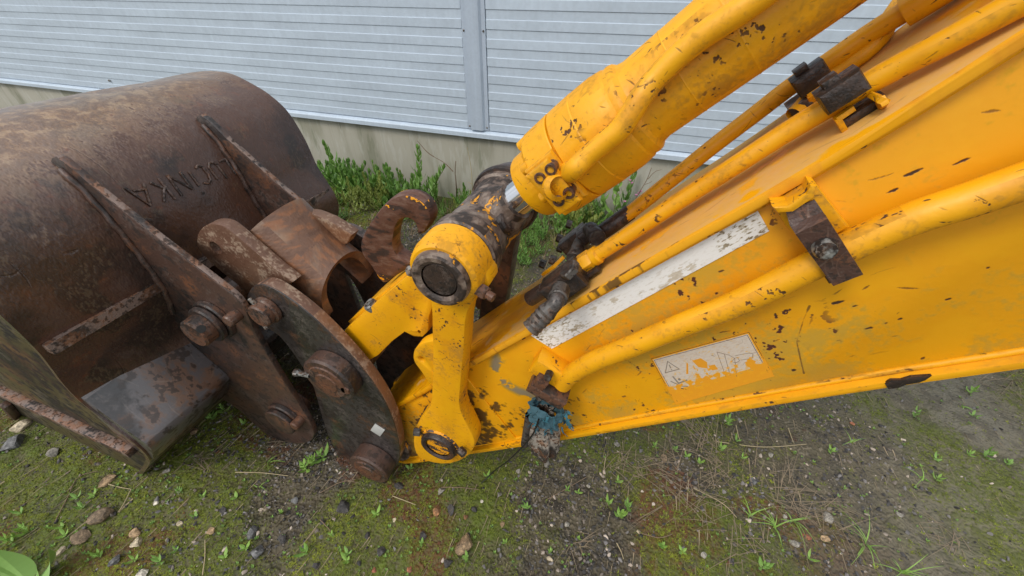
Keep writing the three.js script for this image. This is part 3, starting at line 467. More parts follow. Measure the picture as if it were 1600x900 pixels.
{ // link from the rod pin down to the coupler, with the lifting hook
  const t = thing('connecting_link', 'yellow connecting link with a worn brown lifting hook on top', 'link');
  const pl = trace([[540, 514], [600, 462], [640, 428], [690, 400], [700, 440], [676, 478], [670, 496], [669, 518], [660, 527], [646, 526], [632, 519], [612, 534], [590, 556], [572, 566], [540, 575], [515, 560]], 0.606);
  const hl = W(655, 518, 0.606);
  for (const [n0, n1] of [[0.606, 0.645], [0.82, 0.855]]) mesh('link_plate', plateG(pl, n0, n1, 0.004, [circHole(hl.x, hl.y, 0.009)]), M.yellow2, t);
  const tp = trace([[530, 517], [600, 458], [650, 418], [655, 424], [606, 468], [538, 526]], 0.606); mesh('top_plate', plateG(tp, 0.646, 0.819, 0.002), M.yellow2, t);
  const bp = trace([[640, 500], [600, 530], [560, 552], [556, 545], [598, 522], [636, 494]], 0.606); mesh('bottom_plate', plateG(bp, 0.646, 0.819, 0.002), M.yellow2, t);
  mesh('boss', disc(BOSS.x, BOSS.y, 0.068, 0.595, 0.865, 0.004), M.barrel, t);
  const bo = W(580, 477, 0.62); mesh('bolt', turn(bo, new THREE.Vector3(-0.5, 0.8, 0.3), [[0.018, -0.02], [0.018, 0.006], [0.015, 0.01], [0.009, 0.01], [0.008, 0.004], [0, 0.004]], 20), M.zinc, t);
  const K = (x, y) => [540 + x / 3.913, 290 + y / 3.913];
  const hook = [[225, 600], [150, 495], [100, 430], [84, 365], [108, 290], [165, 200], [222, 128], [292, 72], [370, 58], [448, 86], [500, 140], [520, 200], [505, 250], [462, 304], [438, 304], [428, 262], [408, 222], [352, 205], [312, 238], [292, 310], [288, 380], [312, 425], [352, 448], [400, 480], [300, 560]].map(([x, y]) => v2(W(...K(x, y), 0.68)));
  const hg = plateG(smooth(hook, 4), 0.68, 0.724, 0.011); mesh('lifting_hook', hg, M.hookMat || M.rust, t);
}

// ------------------------------------------------------------------ hydraulic cylinder
const NC = 0.73, CAX = new THREE.Vector3(BAR.x, BAR.y, -NC), CD = (() => { const p = W(985, 175, NC); return p.sub(CAX).normalize(); })();
const onCyl = (px, py, r) => { // where the pixel ray first meets a cylinder of radius r round the axis
  const d = ray(px, py).normalize(), o = EYEP.clone().sub(CAX), dp = d.clone().addScaledVector(CD, -d.dot(CD)), op = o.clone().addScaledVector(CD, -o.dot(CD)), a = dp.dot(dp), b = op.dot(dp), c = op.dot(op) - r * r, D = b * b - a * c; const k = D > 0 ? (-b - Math.sqrt(D)) / a : -b / a; return EYEP.clone().addScaledVector(d, k);
};
{
  const t = thing('hydraulic_cylinder', 'yellow hydraulic cylinder with short chrome rod rising above the arm', 'hydraulic cylinder');
  const eye = mesh('rod_eye', [turnN(BAR.x, BAR.y, [[0.03, 0.59], [0.074, 0.59], [0.078, 0.594], [0.078, 0.628], [0.073, 0.632], [0.07, 0.645], [0.07, 0.815], [0.074, 0.828], [0.08, 0.832], [0.08, 0.85], [0.03, 0.852]]), turn(CAX, CD, [[0.066, 0], [0.062, 0.055], [0.052, 0.075], [0.044, 0.085], [0.042, 0.1], [0.03, 0.102]])], M.barrel, t);
  mesh('seal_ring', [turnN(BAR.x, BAR.y, [[0.076, 0.846], [0.086, 0.848], [0.089, 0.858], [0.087, 0.87], [0.076, 0.872]])], M.grease, eye);
  const np = W(769, 355, 0.69); { const dir = new THREE.Vector3(np.x - BAR.x, np.y - BAR.y, 0).normalize(); const base = new THREE.Vector3(BAR.x, BAR.y, -0.69).addScaledVector(dir, 0.06); mesh('grease_boss', turn(base, dir, [[0.026, 0], [0.024, 0.018], [0.02, 0.022], [0.017, 0.018], [0.015, 0.016], [0, 0.02]], 18), M.grease, eye); }
  mesh('rod', turn(CAX, CD, [[0.036, 0.09], [0.036, 0.3]]), M.chrome, t);
  mesh('wiper_ring', turn(CAX, CD, [[0.0362, 0.146], [0.0385, 0.148], [0.0385, 0.165], [0.0362, 0.165]]), M.yellowCyl, t);
  const S = (l) => turn(CAX, CD, l, 72);
  mesh('gland', S([[0.037, 0.152], [0.06, 0.15], [0.0655, 0.153], [0.068, 0.159], [0.069, 0.19], [0.069, 0.212]]), M.yellowCyl, t);
  mesh('cylinder_head', S([[0.06, 0.199], [0.08, 0.199], [0.0845, 0.2015], [0.088, 0.207], [0.089, 0.262], [0.088, 0.264], [0.083, 0.2645], [0.083, 0.268]]), M.yellowCyl, t);
  const brl = mesh('barrel_tube', S([[0.06, 0.267], [0.0872, 0.2672], [0.089, 0.269], [0.089, 0.315], [0.0878, 0.317], [0.0885, 0.32], [0.087, 0.355], [0.083, 0.375], [0.08, 0.379], [0.081, 0.386], [0.079, 0.393], [0.072, 0.4], [0.0695, 0.41], [0.0695, 0.47], [0.0702, 0.4715], [0.0695, 0.473], [0.0695, 0.548], [0.0702, 0.55], [0.0695, 0.552], [0.0695, 1.55], [0, 1.55]]), M.yellowCyl, t);
  // flange bolts round the head
  for (let k = 0; k < 8; k++) { const a = k / 8 * Math.PI * 2 + 0.2, u = new THREE.Vector3(-CD.y, CD.x, 0), p = CAX.clone().addScaledVector(CD, 0.19).addScaledVector(u, Math.cos(a) * 0.077).addScaledVector(Z, Math.sin(a) * 0.077); mesh('head_bolt', turn(p, CD, [[0.006, 0], [0.011, 0.001], [0.0115, 0.016], [0.0, 0.018]], 16), M.yellowCyl, t); }
  // port flange with four cap screws and the pipe along the barrel
  const fc = onCyl(869, 286, 0.088); const s0 = fc.clone().sub(CAX).dot(CD), nrm = fc.clone().sub(CAX).addScaledVector(CD, -s0).normalize(), tan = CD.clone().cross(nrm).normalize();
  const pb = mesh('port_block', [obox(fc.clone().addScaledVector(nrm, -0.004), CD, tan, nrm, 0.062, 0.1, 0.022, 0.008)], M.yellowCyl, t);
  const fl = mesh('pipe_flange', [obox(fc.clone().addScaledVector(nrm, 0.016), CD, tan, nrm, 0.052, 0.092, 0.016, 0.007)], M.yellowCyl, t);
  for (const [x, y] of [[845.5, 275.5], [862, 262], [874, 311], [890, 299]]) { const p = onCyl(x, y, 0.108); mesh('cap_screw', turn(p.clone().addScaledVector(nrm, -0.01), nrm, [[0.0105, 0], [0.0105, 0.018], [0.0095, 0.02], [0.006, 0.02], [0.0055, 0.012], [0, 0.012]], 18), M.pin, fl); }
  const path = [[893, 270, 0.11], [900, 262, 0.12], [915, 247, 0.112], [945, 222, 0.108], [968, 203, 0.107], [984, 180, 0.104], [1001, 153, 0.098], [1022, 125, 0.091], [1061, 86, 0.089], [1098, 56, 0.089], [1134, 32, 0.089], [1171, 7, 0.089]].map(([x, y, r]) => onCyl(x, y, r));
  const last = path[path.length - 1], dd = last.clone().sub(path[path.length - 2]).normalize(); path.push(last.clone().addScaledVector(CD, 0.2), last.clone().addScaledVector(CD, 0.8)); path.unshift(path[0].clone().addScaledVector(nrm, -0.03).addScaledVector(CD, -0.012));
  mesh('pipe', tube(path, 0.0165, 160, 20), M.yellow2, t); mesh('pipe_neck', turn(fc.clone().addScaledVector(nrm, 0.02).addScaledVector(CD, 0.004), nrm.clone().addScaledVector(CD, 0.9), [[0.024, 0], [0.024, 0.008], [0.02, 0.014], [0.0165, 0.018]], 20), M.yellowCyl, fl);
  { const f = await new FontLoader().loadAsync('fonts/droid/droid_sans_bold.typeface.json'); const g = new TextGeometry('BB', { font: f, size: 0.013, depth: 0.0016, curveSegments: 3, bevelEnabled: false }); g.center(); const ax = CD.clone().multiplyScalar(0.25).addScaledVector(tan, 1).normalize(); g.applyMatrix4(new THREE.Matrix4().makeBasis(CD, nrm.clone().cross(CD), nrm).setPosition(fc.clone().addScaledVector(nrm, 0.0245))); mesh('raised_lettering', g.toNonIndexed(), M.yellowCyl, fl); }
}

// ------------------------------------------------------------------ dipper arm
const A0 = 0.605, A1 = 0.855;
{
  const t = thing('dipper_arm', 'big yellow excavator dipper arm sloping down to the coupler', 'excavator arm');
  const top = [[-0.76, 0.25], [-0.66, 0.365], [-0.546, 0.486], [-0.397, 0.651], [-0.245, 0.816], [0.021, 1.107], [0.101, 1.194], [0.166, 1.265], [0.215, 1.322], [0.258, 1.374], [0.293, 1.418], [0.322, 1.456], [0.5, 1.68], [0.75, 2.0]].map(([x, y]) => new THREE.Vector2(x, y));
  const low = [[-0.69, 0.012], [-0.643, 0.028], [-0.4, 0.232], [-0.118, 0.468], [0.221, 0.763], [0.449, 0.956], [0.573, 1.055], [0.9, 1.32], [1.4, 1.72]].map(([x, y]) => new THREE.Vector2(x, y));
  const off = (pts, d) => pts.map((v, i) => { const a = pts[Math.max(i - 1, 0)], c = pts[Math.min(i + 1, pts.length - 1)], dx = c.x - a.x, dy = c.y - a.y, l = Math.hypot(dx, dy); return new THREE.Vector2(v.x - dy / l * d, v.y + dx / l * d); });
  const topS = smooth(top, 3, false), lowS = smooth(low, 3, false);
  const nose = []; for (let k = 0; k <= 12; k++) { const a = Math.PI * (0.78 + k / 12 * 0.75); nose.push(new THREE.Vector2(NOSE.x + 0.105 * Math.cos(a), NOSE.y + 0.01 + 0.105 * Math.sin(a))); }
  // side plates with their own weathered paint: drawn in metres along (s) and across (t) the arm
  const AX = new THREE.Vector2(0.745, 0.667).normalize(), AY = new THREE.Vector2(-AX.y, AX.x), O = new THREE.Vector2(-0.8, 0.0), SL = 2.0, SH = 1.0;
  const st = (p) => [(p.x - O.x) * AX.x + (p.y - O.y) * AX.y, (p.x - O.x) * AY.x + (p.y - O.y) * AY.y];
  const px = (x, y, n = 0.62) => st(W(x, y, n));
  {
    const TW = 2048, TH = 1024, a = field(TW, TH, 6, 3, 5, 401), b = field(TW, TH, 24, 12, 5, 402), c = field(TW, TH, 256, 128, 3, 403), d = field(TW, TH, 80, 40, 4, 404);
    const sc = strokes(TW, TH, 560, 405, { len: [5, 44], wid: [0.5, 1.4], ang: 0.1, spread: 1.6, a: [0.2, 1] });
    const chipMask = strokes(TW, TH, 40, 406, { len: [3, 12], wid: [0.7, 2.0], ang: 0.1, spread: 1.2, a: [0.9, 1] });
    // wear that the photograph shows at known places
    const spots = [[1357, 515, 7, 3], [1384, 507, 6, 3], [1408, 500, 4, 2], [1310, 474, 9, 2.5], [1335, 480, 5, 2], [1545, 420, 4, 3], [1480, 470, 5, 2], [1500, 255, 10, 2], [1430, 270, 9, 2], [1395, 300, 9, 1.6], [1240, 580, 4, 3], [1450, 160, 12, 2.5], [1120, 460, 4, 3]].map(([x, y, w, h]) => [...px(x, y), w * 0.0007, h * 0.0008]);
    const crack = [[1265, 480], [1256, 500], [1245, 535], [1250, 560], [1256, 585]].map(([x, y]) => px(x, y));
    const weld = px(806, 590), weldR = 0.075;
    const lowT = (s) => { for (let i = 0; i < lowS.length - 1; i++) { const p = st(lowS[i]), q = st(lowS[i + 1]); if (s >= p[0] && s <= q[0]) return p[1] + (q[1] - p[1]) * (s - p[0]) / (q[0] - p[0]); } return 0; };
    const lowTab = new Float32Array(TW); for (let i = 0; i < TW; i++) lowTab[i] = lowT(i / TW * SL);
    M.armSide = mat(texset(TW, TH, (i, j, o, q) => {
      const s = i / TW * SL, tt = j / TH * SH - 0.25, h = tt - lowTab[i];
      q[0] = 231; q[1] = 161; q[2] = 0; q[3] = 0.44 + 0.18 * b[o]; q[4] = 0.6 + 0.06 * (c[o] - 0.5) + 0.1 * (a[o] - 0.5);
      mix3(q, 210, 138, 2, sstep(0.4, 0.85, a[o]) * 0.5); mix3(q, 240, 178, 18, sstep(0.5, 0.15, b[o]) * 0.35); const film = sstep(0.5, 0.8, a[o] * 0.4 + b[o] * 0.35 + c[o] * 0.25); mix3(q, 200, 150, 50, film * 0.4); q[3] += film * 0.2;
      const grime = sstep(0.5, 0.74, b[o] * 0.5 + c[o] * 0.25 + a[o] * 0.25 + 0.26 * sstep(0.1, 0.02, h) * sstep(0.6, 0.9, s)); mix3(q, 176, 148, 62, grime * 0.5); q[3] += grime * 0.3;
      const grease = sstep(0.46, 0.6, b[o] * 0.5 + d[o] * 0.5 - 1.6 * Math.hypot(s - px(720, 655)[0], tt - px(720, 655)[1]) + 0.2); mix3(q, 66, 46, 30, grease * 0.8);
      const tip = sstep(0.35, 0.2, s + 0.15 * (b[o] - 0.5)); mix3(q, 74, 52, 34, tip * sstep(0.35, 0.65, b[o] + 0.1) * 0.8);
      let k = Math.max(sc[o] * 0.8 * sstep(0.3, 0.55, d[o]), chipMask[o] * sstep(0.35, 0.55, c[o]) * 0.9, sstep(0.77, 0.8, c[o] * 0.45 + d[o] * 0.55) * sstep(0.5, 0.66, a[o]));
      for (const [x, y, w, hh] of spots) { const r = Math.hypot((s - x) / w, (tt - y) / hh); if (r < 2) k = Math.max(k, sstep(1.2, 0.7, r + 1.1 * (c[o] - 0.5) + 0.9 * (d[o] - 0.5))); }
      for (let z = 0; z < crack.length - 1; z++) { const A = crack[z], B = crack[z + 1], dx = B[0] - A[0], dy = B[1] - A[1], u = clamp(((s - A[0]) * dx + (tt - A[1]) * dy) / (dx * dx + dy * dy)), dd = Math.hypot(s - A[0] - u * dx, tt - A[1] - u * dy); if (dd < 0.004) k = Math.max(k, 0.6 * sstep(0.0016, 0.0004, dd + 0.003 * (d[o] - 0.4))); }
      mix3(q, 62 + 20 * d[o], 42, 26, k); q[4] -= k * 0.4; q[3] += 0.2 * k;
      const wr = Math.hypot(s - weld[0] - 0.03, tt - weld[1]); const wv = sstep(0.02, 0.0, Math.abs(wr - weldR + 0.012 * (b[o] - 0.5)) - 0.006) * sstep(0.0, 0.04, weld[0] + 0.03 - s) * sstep(0.4, 0.55, d[o] + 0.05); mix3(q, 130, 122, 110, wv * 0.9); q[4] += wv * 0.15;
    }), 1, 0.0016);
  }
  const armUV = (g) => { g = g.index ? g.toNonIndexed() : g; const p = g.attributes.position, uv = new Float32Array(p.count * 2); for (let i = 0; i < p.count; i++) { const [s, q] = st({ x: p.getX(i), y: p.getY(i) }); uv[i * 2] = s / SL; uv[i * 2 + 1] = (q + 0.25) / SH; } g.setAttribute('uv', new THREE.BufferAttribute(uv, 2)); return g; };
  const inTop = off(topS, -0.006), inLow = off(lowS, 0.006);
  const outline = [...inLow, ...inTop.slice().reverse(), ...nose];
  for (const [n0, n1] of [[0.622, 0.634], [0.826, 0.838]]) mesh('side_plate', armUV(plateG(outline, n0, n1, 0.001)), M.armSide, t, true);
  { const g = plateG([...topS, ...off(topS, -0.014).reverse()], A0, A1, 0.002), p = g.attributes.position, uv = new Float32Array(p.count * 2); for (let i = 0; i < p.count; i++) { uv[i * 2] = st({ x: p.getX(i), y: p.getY(i) })[0] / 2.2; uv[i * 2 + 1] = (-p.getZ(i) - 0.6) / 0.26; } g.setAttribute('uv', new THREE.BufferAttribute(uv, 2)); mesh('top_plate', g, M.dust, t, true); }
  mesh('bottom_plate', plateG([...lowS, ...off(lowS, 0.014).reverse()], A0 - 0.002, A1, 0.002), M.yellow, t);
  // fillet weld where the side plate meets the flanges
  mesh('weld_bead', [tube(off(topS, -0.018).map((p) => new THREE.Vector3(p.x, p.y, -0.6215)), 0.006, 120, 8), tube(off(lowS, 0.018).map((p) => new THREE.Vector3(p.x, p.y, -0.6215)), 0.006, 120, 8)], M.yellow, t);
  mesh('nose_boss', turnN(NOSE.x, NOSE.y, [[0.05, 0.598], [0.098, 0.598], [0.102, 0.602], [0.102, 0.862], [0.05, 0.862]]), M.barrel, t);
  mesh('pivot_boss', turnN(LOW.x, LOW.y, [[0.04, 0.608], [0.088, 0.61], [0.096, 0.616], [0.1, 0.624], [0.1, 0.7]]), M.grease, t);
  // doubler plate round the nose
  const dbl = [...trace([[811, 690], [730, 590], [718, 582]], 0.62), ...[[-0.5, 0.5], [-0.66, 0.34], [-0.74, 0.2], [-0.72, 0.06], [-0.62, 0.07], [-0.4, 0.255]].map(([x, y]) => new THREE.Vector2(x, y))];
  mesh('doubler_plate', armUV(plateG(dbl, 0.6165, 0.6225, 0.002)), M.armSide, t, true);
  // chipped stretch of the lower flange, bare steel
  mesh('bare_patch', plateG(trace([[1383, 600], [1392, 594], [1408, 594], [1424, 589], [1456, 587], [1446, 594], [1436, 598], [1416, 601], [1404, 606], [1388, 608]], 0.6015), 0.6012, 0.606, 0.0002), M.grease, t);

  // ---- pipe along the side with its flange at the bottom end
  const sp = [[878, 600], [887, 589], [920, 568], [981, 543], [1060, 510], [1153, 473], [1226, 437], [1336, 381], [1427, 341], [1507, 315], [1600, 283]].map(([x, y]) => W(x, y, 0.588)); { const e = sp[sp.length - 1], d = e.clone().sub(sp[sp.length - 2]).normalize(); sp.push(e.clone().addScaledVector(d, 0.4)); }
  mesh('side_pipe', tube(sp, 0.0215, 140, 22), M.yellow2, t);
  { // flange
    const ax = AX3(AX), ay = new THREE.Vector3(-ax.y, ax.x, 0);
    const pc = W(862, 572, 0.6); const d1 = W(893, 590, 0.59).sub(W(835, 556, 0.59)).normalize(), u1 = new THREE.Vector3(-d1.y, d1.x, 0);
    mesh('pipe_bracket', obox(W(862, 575, 0.6), d1, u1, Z, 0.085, 0.05, 0.05, 0.004), M.yellow2, t);
    const d2 = W(893, 630, 0.57).sub(W(822, 590, 0.57)).normalize(), u2 = new THREE.Vector3(-d2.y, d2.x, 0), fc = W(857, 609, 0.575);
    const fl = mesh('flange', obox(fc, d2, u2, Z, 0.092, 0.03, 0.05, 0.005), M.pin, t);
    mesh('flange', obox(fc.clone().addScaledVector(d2, -0.028).addScaledVector(u2, 0.02), d2, u2, Z, 0.028, 0.04, 0.046, 0.004), M.pin, t);
    for (const [x, y] of [[856, 589], [843, 620]]) mesh('bolt', turn(W(x, y, 0.558), new THREE.Vector3(0, 0.25, 1), [[0.009, -0.02], [0.009, 0.004], [0.007, 0.007], [0, 0.008]], 16), M.hose, fl);
  }
  // ---- clamp on the side: welded channel, cover plate, bolt
  {
    const d = W(1322, 446, 0.56).sub(W(1240, 318, 0.56)).normalize(), u = new THREE.Vector3(-d.y, d.x, 0).negate();  // down the plate, and across it to the right
    const br = trace([[1206, 318], [1230, 310], [1258, 292], [1262, 280], [1270, 280], [1292, 310], [1326, 352], [1300, 366], [1250, 372], [1226, 350]], 0.606);
    const chan = mesh('clamp_channel', [plateG(br, 0.6, 0.622, 0.003), plateG(trace([[1204, 316], [1228, 314], [1256, 296], [1262, 282], [1272, 284], [1268, 302], [1236, 324], [1212, 326]], 0.59), 0.575, 0.622, 0.003)], M.yellow2, t);
    const C = (x, y, n) => W(x, y, n);
    // folded cover plate: three facets in steps
    const L = [[1228, 331, 1273, 312], [1234, 352, 1286, 331], [1243, 366, 1293, 342], [1302, 447, 1349, 429]], N = [0.582, 0.574, 0.56, 0.556], N2 = [0.582, 0.574, 0.56, 0.556];
    const rows = L.map(([a, b, c, e], i) => [W(a, b, N[i]), W(c, e, N2[i])]);
    const g = sheetG((s, v) => { const f = v * 3, k = Math.min(2, Math.floor(f)), r = f - k; const a = rows[k][0].clone().lerp(rows[k + 1][0], r), b = rows[k][1].clone().lerp(rows[k + 1][1], r); return a.lerp(b, s); }, 2, 30, -0.018);
    const cp = mesh('clamp_plate', g, M.clampBrown, t);
    mesh('bolt', [turn(W(1288, 387, 0.557), new THREE.Vector3(0, 0.1, 1), [[0.014, -0.01], [0.0145, 0.0], [0.0145, 0.004], [0.012, 0.011], [0.004, 0.013], [0, 0.012]], 24)], M.zinc, cp);
    mesh('clamp_foot', obox(W(1292, 392, 0.59), d, u, Z, 0.09, 0.036, 0.03, 0.004), M.clampBrown, t);
  }
  // ---- reflective stripe and warning sticker
  {
    const N = 512, a = field(N, 128, 16, 4, 5, 421), b = field(N, 128, 80, 20, 4, 422);
    M.stripe = mat(texset(N, 128, (i, j, o, q) => { const u = i / N; q[0] = 234; q[1] = 234; q[2] = 232; q[3] = 0.5; q[4] = 0.6; const w = Math.max(sstep(0.3, 0.1, u), sstep(0.8, 0.92, u), 0.12); mix3(q, 186, 178, 160, sstep(0.5, 0.75, b[o]) * w * 0.8); mix3(q, 120, 106, 80, sstep(0.66, 0.74, b[o] * 0.6 + a[o] * 0.4) * w); mix3(q, 170, 154, 126, sstep(0.8, 0.86, a[o]) * 0.5); }), 1, 0.001);
    const q4 = [[826, 522], [1178, 319], [1202, 361], [862, 545]].map(([x, y]) => W(x, y, 0.6205));
    mesh('reflective_stripe', sheetG((s, v) => q4[3].clone().lerp(q4[2], s).lerp(q4[0].clone().lerp(q4[1], s), v), 24, 4, 0.0012), M.stripe, t, true);
    const cv = document.createElement('canvas'); cv.width = 768; cv.height = 448; const x = cv.getContext('2d'); const r = rng(77);
    x.fillStyle = '#e9a21c'; x.fillRect(0, 0, 768, 448); x.fillStyle = '#cfc3b6'; x.fillRect(18, 16, 732, 300);
    for (let k = 0; k < 2400; k++) { const yy = 16 + r() * 330, xx = 18 + r() * 732; x.fillStyle = r() < 0.5 ? `rgba(176,140,110,${0.15 + 0.3 * r()})` : yy > 250 || r() < 0.1 ? `rgba(226,160,40,${0.3 + 0.6 * r()})` : `rgba(226,220,214,${0.3 * r()})`; x.beginPath(); x.ellipse(xx, yy, 2 + 12 * r(), 1 + 4 * r(), r() * 0.6 - 0.3, 0, 7); x.fill(); }
    x.strokeStyle = '#4a3020'; x.lineWidth = 4; x.strokeRect(6, 5, 756, 460); x.lineWidth = 3; x.strokeRect(24, 24, 720, 430);
    x.lineWidth = 7; x.strokeStyle = '#2a2420'; x.beginPath(); x.moveTo(120, 62); x.lineTo(56, 150); x.lineTo(176, 152); x.closePath(); x.stroke(); x.lineWidth = 9; x.beginPath(); x.moveTo(118, 92); x.lineTo(116, 124); x.stroke(); x.beginPath(); x.arc(116, 139, 5, 0, 7); x.fillStyle = '#2a2420'; x.fill();
    x.lineWidth = 13; x.strokeStyle = '#3a3634'; x.beginPath(); x.moveTo(96, 196); x.lineTo(112, 270); x.lineTo(190, 262); x.stroke(); x.beginPath(); x.arc(134, 238, 11, 0, 7); x.fill(); x.lineWidth = 9; x.beginPath(); x.moveTo(60, 232); x.lineTo(112, 292); x.moveTo(76, 292); x.lineTo(150, 350); x.moveTo(120, 300); x.lineTo(168, 318); x.stroke();
    { x.globalAlpha = 0.55; x.fillStyle = '#cdbfae'; x.fillRect(30, 30, 710, 290); x.globalAlpha = 1; } x.fillStyle = '#e39a26'; for (const p of [[[300, 110], [370, 110], [398, 160], [378, 214], [320, 180]], [[392, 190], [440, 196], [446, 246], [400, 240]], [[296, 288], [340, 268], [364, 300], [330, 336], [300, 320]], [[640, 250], [690, 236], [710, 270], [670, 306], [636, 290]], [[206, 210], [250, 120], [262, 124], [222, 214]]]) { x.beginPath(); p.forEach(([a, b], i) => (i ? x.lineTo(a, b) : x.moveTo(a, b))); x.closePath(); x.fill(); }
    x.lineWidth = 3; x.strokeStyle = '#6b5444'; for (const p of [[[470, 330], [500, 96], [540, 130], [496, 360]], [[500, 96], [566, 150], [590, 190], [540, 356]], [[590, 190], [560, 210], [580, 232], [612, 224], [612, 190], [590, 190]], [[600, 170], [690, 178], [716, 196], [700, 232], [620, 220]], [[450, 110], [470, 126]]]) { x.beginPath(); p.forEach(([a, b], i) => (i ? x.lineTo(a, b) : x.moveTo(a, b))); x.stroke(); }
    for (let k = 0; k < 70; k++) { x.strokeStyle = r() < 0.5 ? 'rgba(110,84,60,.35)' : 'rgba(232,166,60,.5)'; x.lineWidth = 1 + 2 * r(); const a = r() * 768, b = r() * 448; x.beginPath(); x.moveTo(a, b); x.lineTo(a + (r() - 0.5) * 120, b + (r() - 0.5) * 50); x.stroke(); }
    const im = x.getImageData(0, 0, 768, 448), f = field(768, 448, 24, 14, 5, 431);   // lower half scuffed away to the paint
    for (let i = 0; i < 768 * 448; i++) { const yy = Math.floor(i / 768) / 448, k = sstep(0.5, 0.62, f[i] * 0.5 + yy * 0.62 - 0.12); for (let c = 0; c < 3; c++) im.data[i * 4 + c] += ([230, 156, 30][c] - im.data[i * 4 + c]) * k; }
    x.putImageData(im, 0, 0);
    const tx = new THREE.CanvasTexture(cv); tx.colorSpace = THREE.SRGBColorSpace; const sm = new THREE.MeshStandardMaterial({ map: tx, roughness: 0.5 });
    const k4 = [[1016, 560], [1171, 518], [1210, 588], [1056, 632]].map(([a, b]) => W(a, b, 0.6208));
    mesh('warning_sticker', sheetG((s, v) => k4[3].clone().lerp(k4[2], s).lerp(k4[0].clone().lerp(k4[1], s), v), 20, 12, 0.0008), sm, t, true);
  }
  // ---- pipes on the back of the arm
  const tA = new THREE.Vector2(1, 1.1).normalize(), tN = new THREE.Vector3(-tA.y, tA.x, 0), tP = new THREE.Vector3(-0.245, 0.816, 0), tD = new THREE.Vector3(tA.x, tA.y, 0);
  const T = (x, y, h) => { const d = ray(x, y); const A = tP.clone().addScaledVector(tN, h); return EYEP.clone().addScaledVector(d, A.sub(EYEP).dot(tN) / d.dot(tN)); };
  const ext = (p, L = 0.5) => { const e = p[p.length - 1], d = e.clone().sub(p[p.length - 2]).normalize(); p.push(e.clone().addScaledVector(d, L)); return p; };
  const pa = ext([[918, 408], [960, 381], [1004, 352], [1070, 308], [1140, 264], [1220, 212], [1296, 166], [1350, 134], [1400, 106], [1470, 70], [1530, 38], [1590, 6]].map(([x, y]) => T(x, y, 0.031)));
  const pbp = ext([[962, 350], [990, 328], [1050, 280], [1120, 224], [1180, 178], [1240, 132], [1292, 98], [1353, 56], [1414, 18], [1450, -4]].map(([x, y]) => T(x, y, 0.036)));
  mesh('back_pipe', tube(pa, 0.0145, 120, 20), M.yellow2, t); const pB = mesh('back_pipe', tube(pbp, 0.0145, 120, 20), M.yellow2, t);
  mesh('back_pipe', tube(ext([[1240, 180], [1300, 118], [1345, 88], [1374, 60], [1392, 26], [1410, 0]].map(([x, y], i) => T(x, y, i < 3 ? 0.016 : 0.02))), 0.0125, 60, 14), M.yellow2, t);
  mesh('pipe_sleeve', turn(T(1412, 20, 0.036), pbp[8].clone().sub(pbp[7]).normalize(), [[0.0146, 0], [0.021, 0], [0.021, 0.06], [0.0146, 0.06]], 20), M.yellow2, pB);
  mesh('hose_end', [tube([T(925, 372, 0.04), T(945, 360, 0.04), T(985, 331, 0.036)], 0.017, 20, 16)], M.grease, pB);
  const pk = mesh('pipe_nut', [hex(T(909, 414, 0.031), tD, 0.0215, 0.03), turn(T(926, 403, 0.031), tD, [[0.0146, 0], [0.019, 0.002], [0.019, 0.014], [0.0146, 0.018]], 18)], M.yellow2, t);
  // clamps: rubbery dark blocks on yellow folded brackets
  const pipeClamp = (cx, cy, h, sx, sz, sy) => { const c = T(cx, cy, h); const o = mesh('pipe_clamp', obox(c, tD, tN, Z, sx, sy, sz, 0.007), M.grease, t); mesh('bolt', obox(c.clone().addScaledVector(tN, sy / 2 + 0.004).addScaledVector(tD, -0.004), tD, tN, Z, 0.018, 0.01, 0.022, 0.003), M.grease, o); return o; };
  pipeClamp(1266, 122, 0.046, 0.044, 0.042, 0.032); pipeClamp(1313, 141, 0.052, 0.046, 0.04, 0.03);
  const brk = (pts, h0, h1, name = 'bracket') => { const a = pts.map(([x, y, h]) => T(x, y, h)); const g = []; for (let k = 0; k < a.length - 1; k++) { const d = a[k + 1].clone().sub(a[k]), L = d.length(); d.normalize(); const az = Z.clone().addScaledVector(d, -Z.dot(d)).normalize(), ay = az.clone().cross(d); g.push(obox(a[k].clone().add(a[k + 1]).multiplyScalar(0.5), d, ay, az, L + 0.004, 0.007, 0.012, 0.001)); } mesh(name, g, M.yellow2, t); };
  brk([[1284, 135, 0.03], [1264, 148, 0.03], [1270, 166, 0.004]]); brk([[1330, 170, 0.022], [1308, 185, 0.022], [1318, 202, 0.002]]); brk([[1366, 150, 0.02], [1380, 158, 0.018], [1374, 166, 0.002]]);
  mesh('clamp_base', obox(T(1344, 172, 0.008), tD, tN, Z, 0.05, 0.012, 0.03, 0.003), M.grease, t);
  mesh('clamp_base', obox(T(1250, 166, 0.014), tD, tN, Z, 0.03, 0.026, 0.05, 0.004), M.barrel, t);
  // ---- valve blocks at the lower end of the pipes
  const blk = (px_, py, h, s, yw = 0, m = M.grease, name = 'valve_block') => { const ax = tD.clone().applyAxisAngle(tN, yw), az = Z.clone().applyAxisAngle(tN, yw); return mesh(name, obox(T(px_, py, h), ax, tN, az, ...s, 0.005), m, t); };
  const v1 = blk(882, 440, 0.034, [0.088, 0.05, 0.062], 0.15);
  mesh('hex_plug', hex(T(893, 424, 0.06), tN.clone().addScaledVector(Z, 0.25), 0.021, 0.014), M.hose, v1);
  const cyl = (a, b, r, name, m, par) => mesh(name, turn(a, b.clone().sub(a), [[0, 0], [r * 0.9, 0], [r, 0.002], [r, b.distanceTo(a) - 0.002], [r * 0.9, b.distanceTo(a)], [0, b.distanceTo(a)]], 22), m, par);
  cyl(T(852, 452, 0.034), T(827, 468, 0.034), 0.017, 'hex_plug', M.grease, v1);
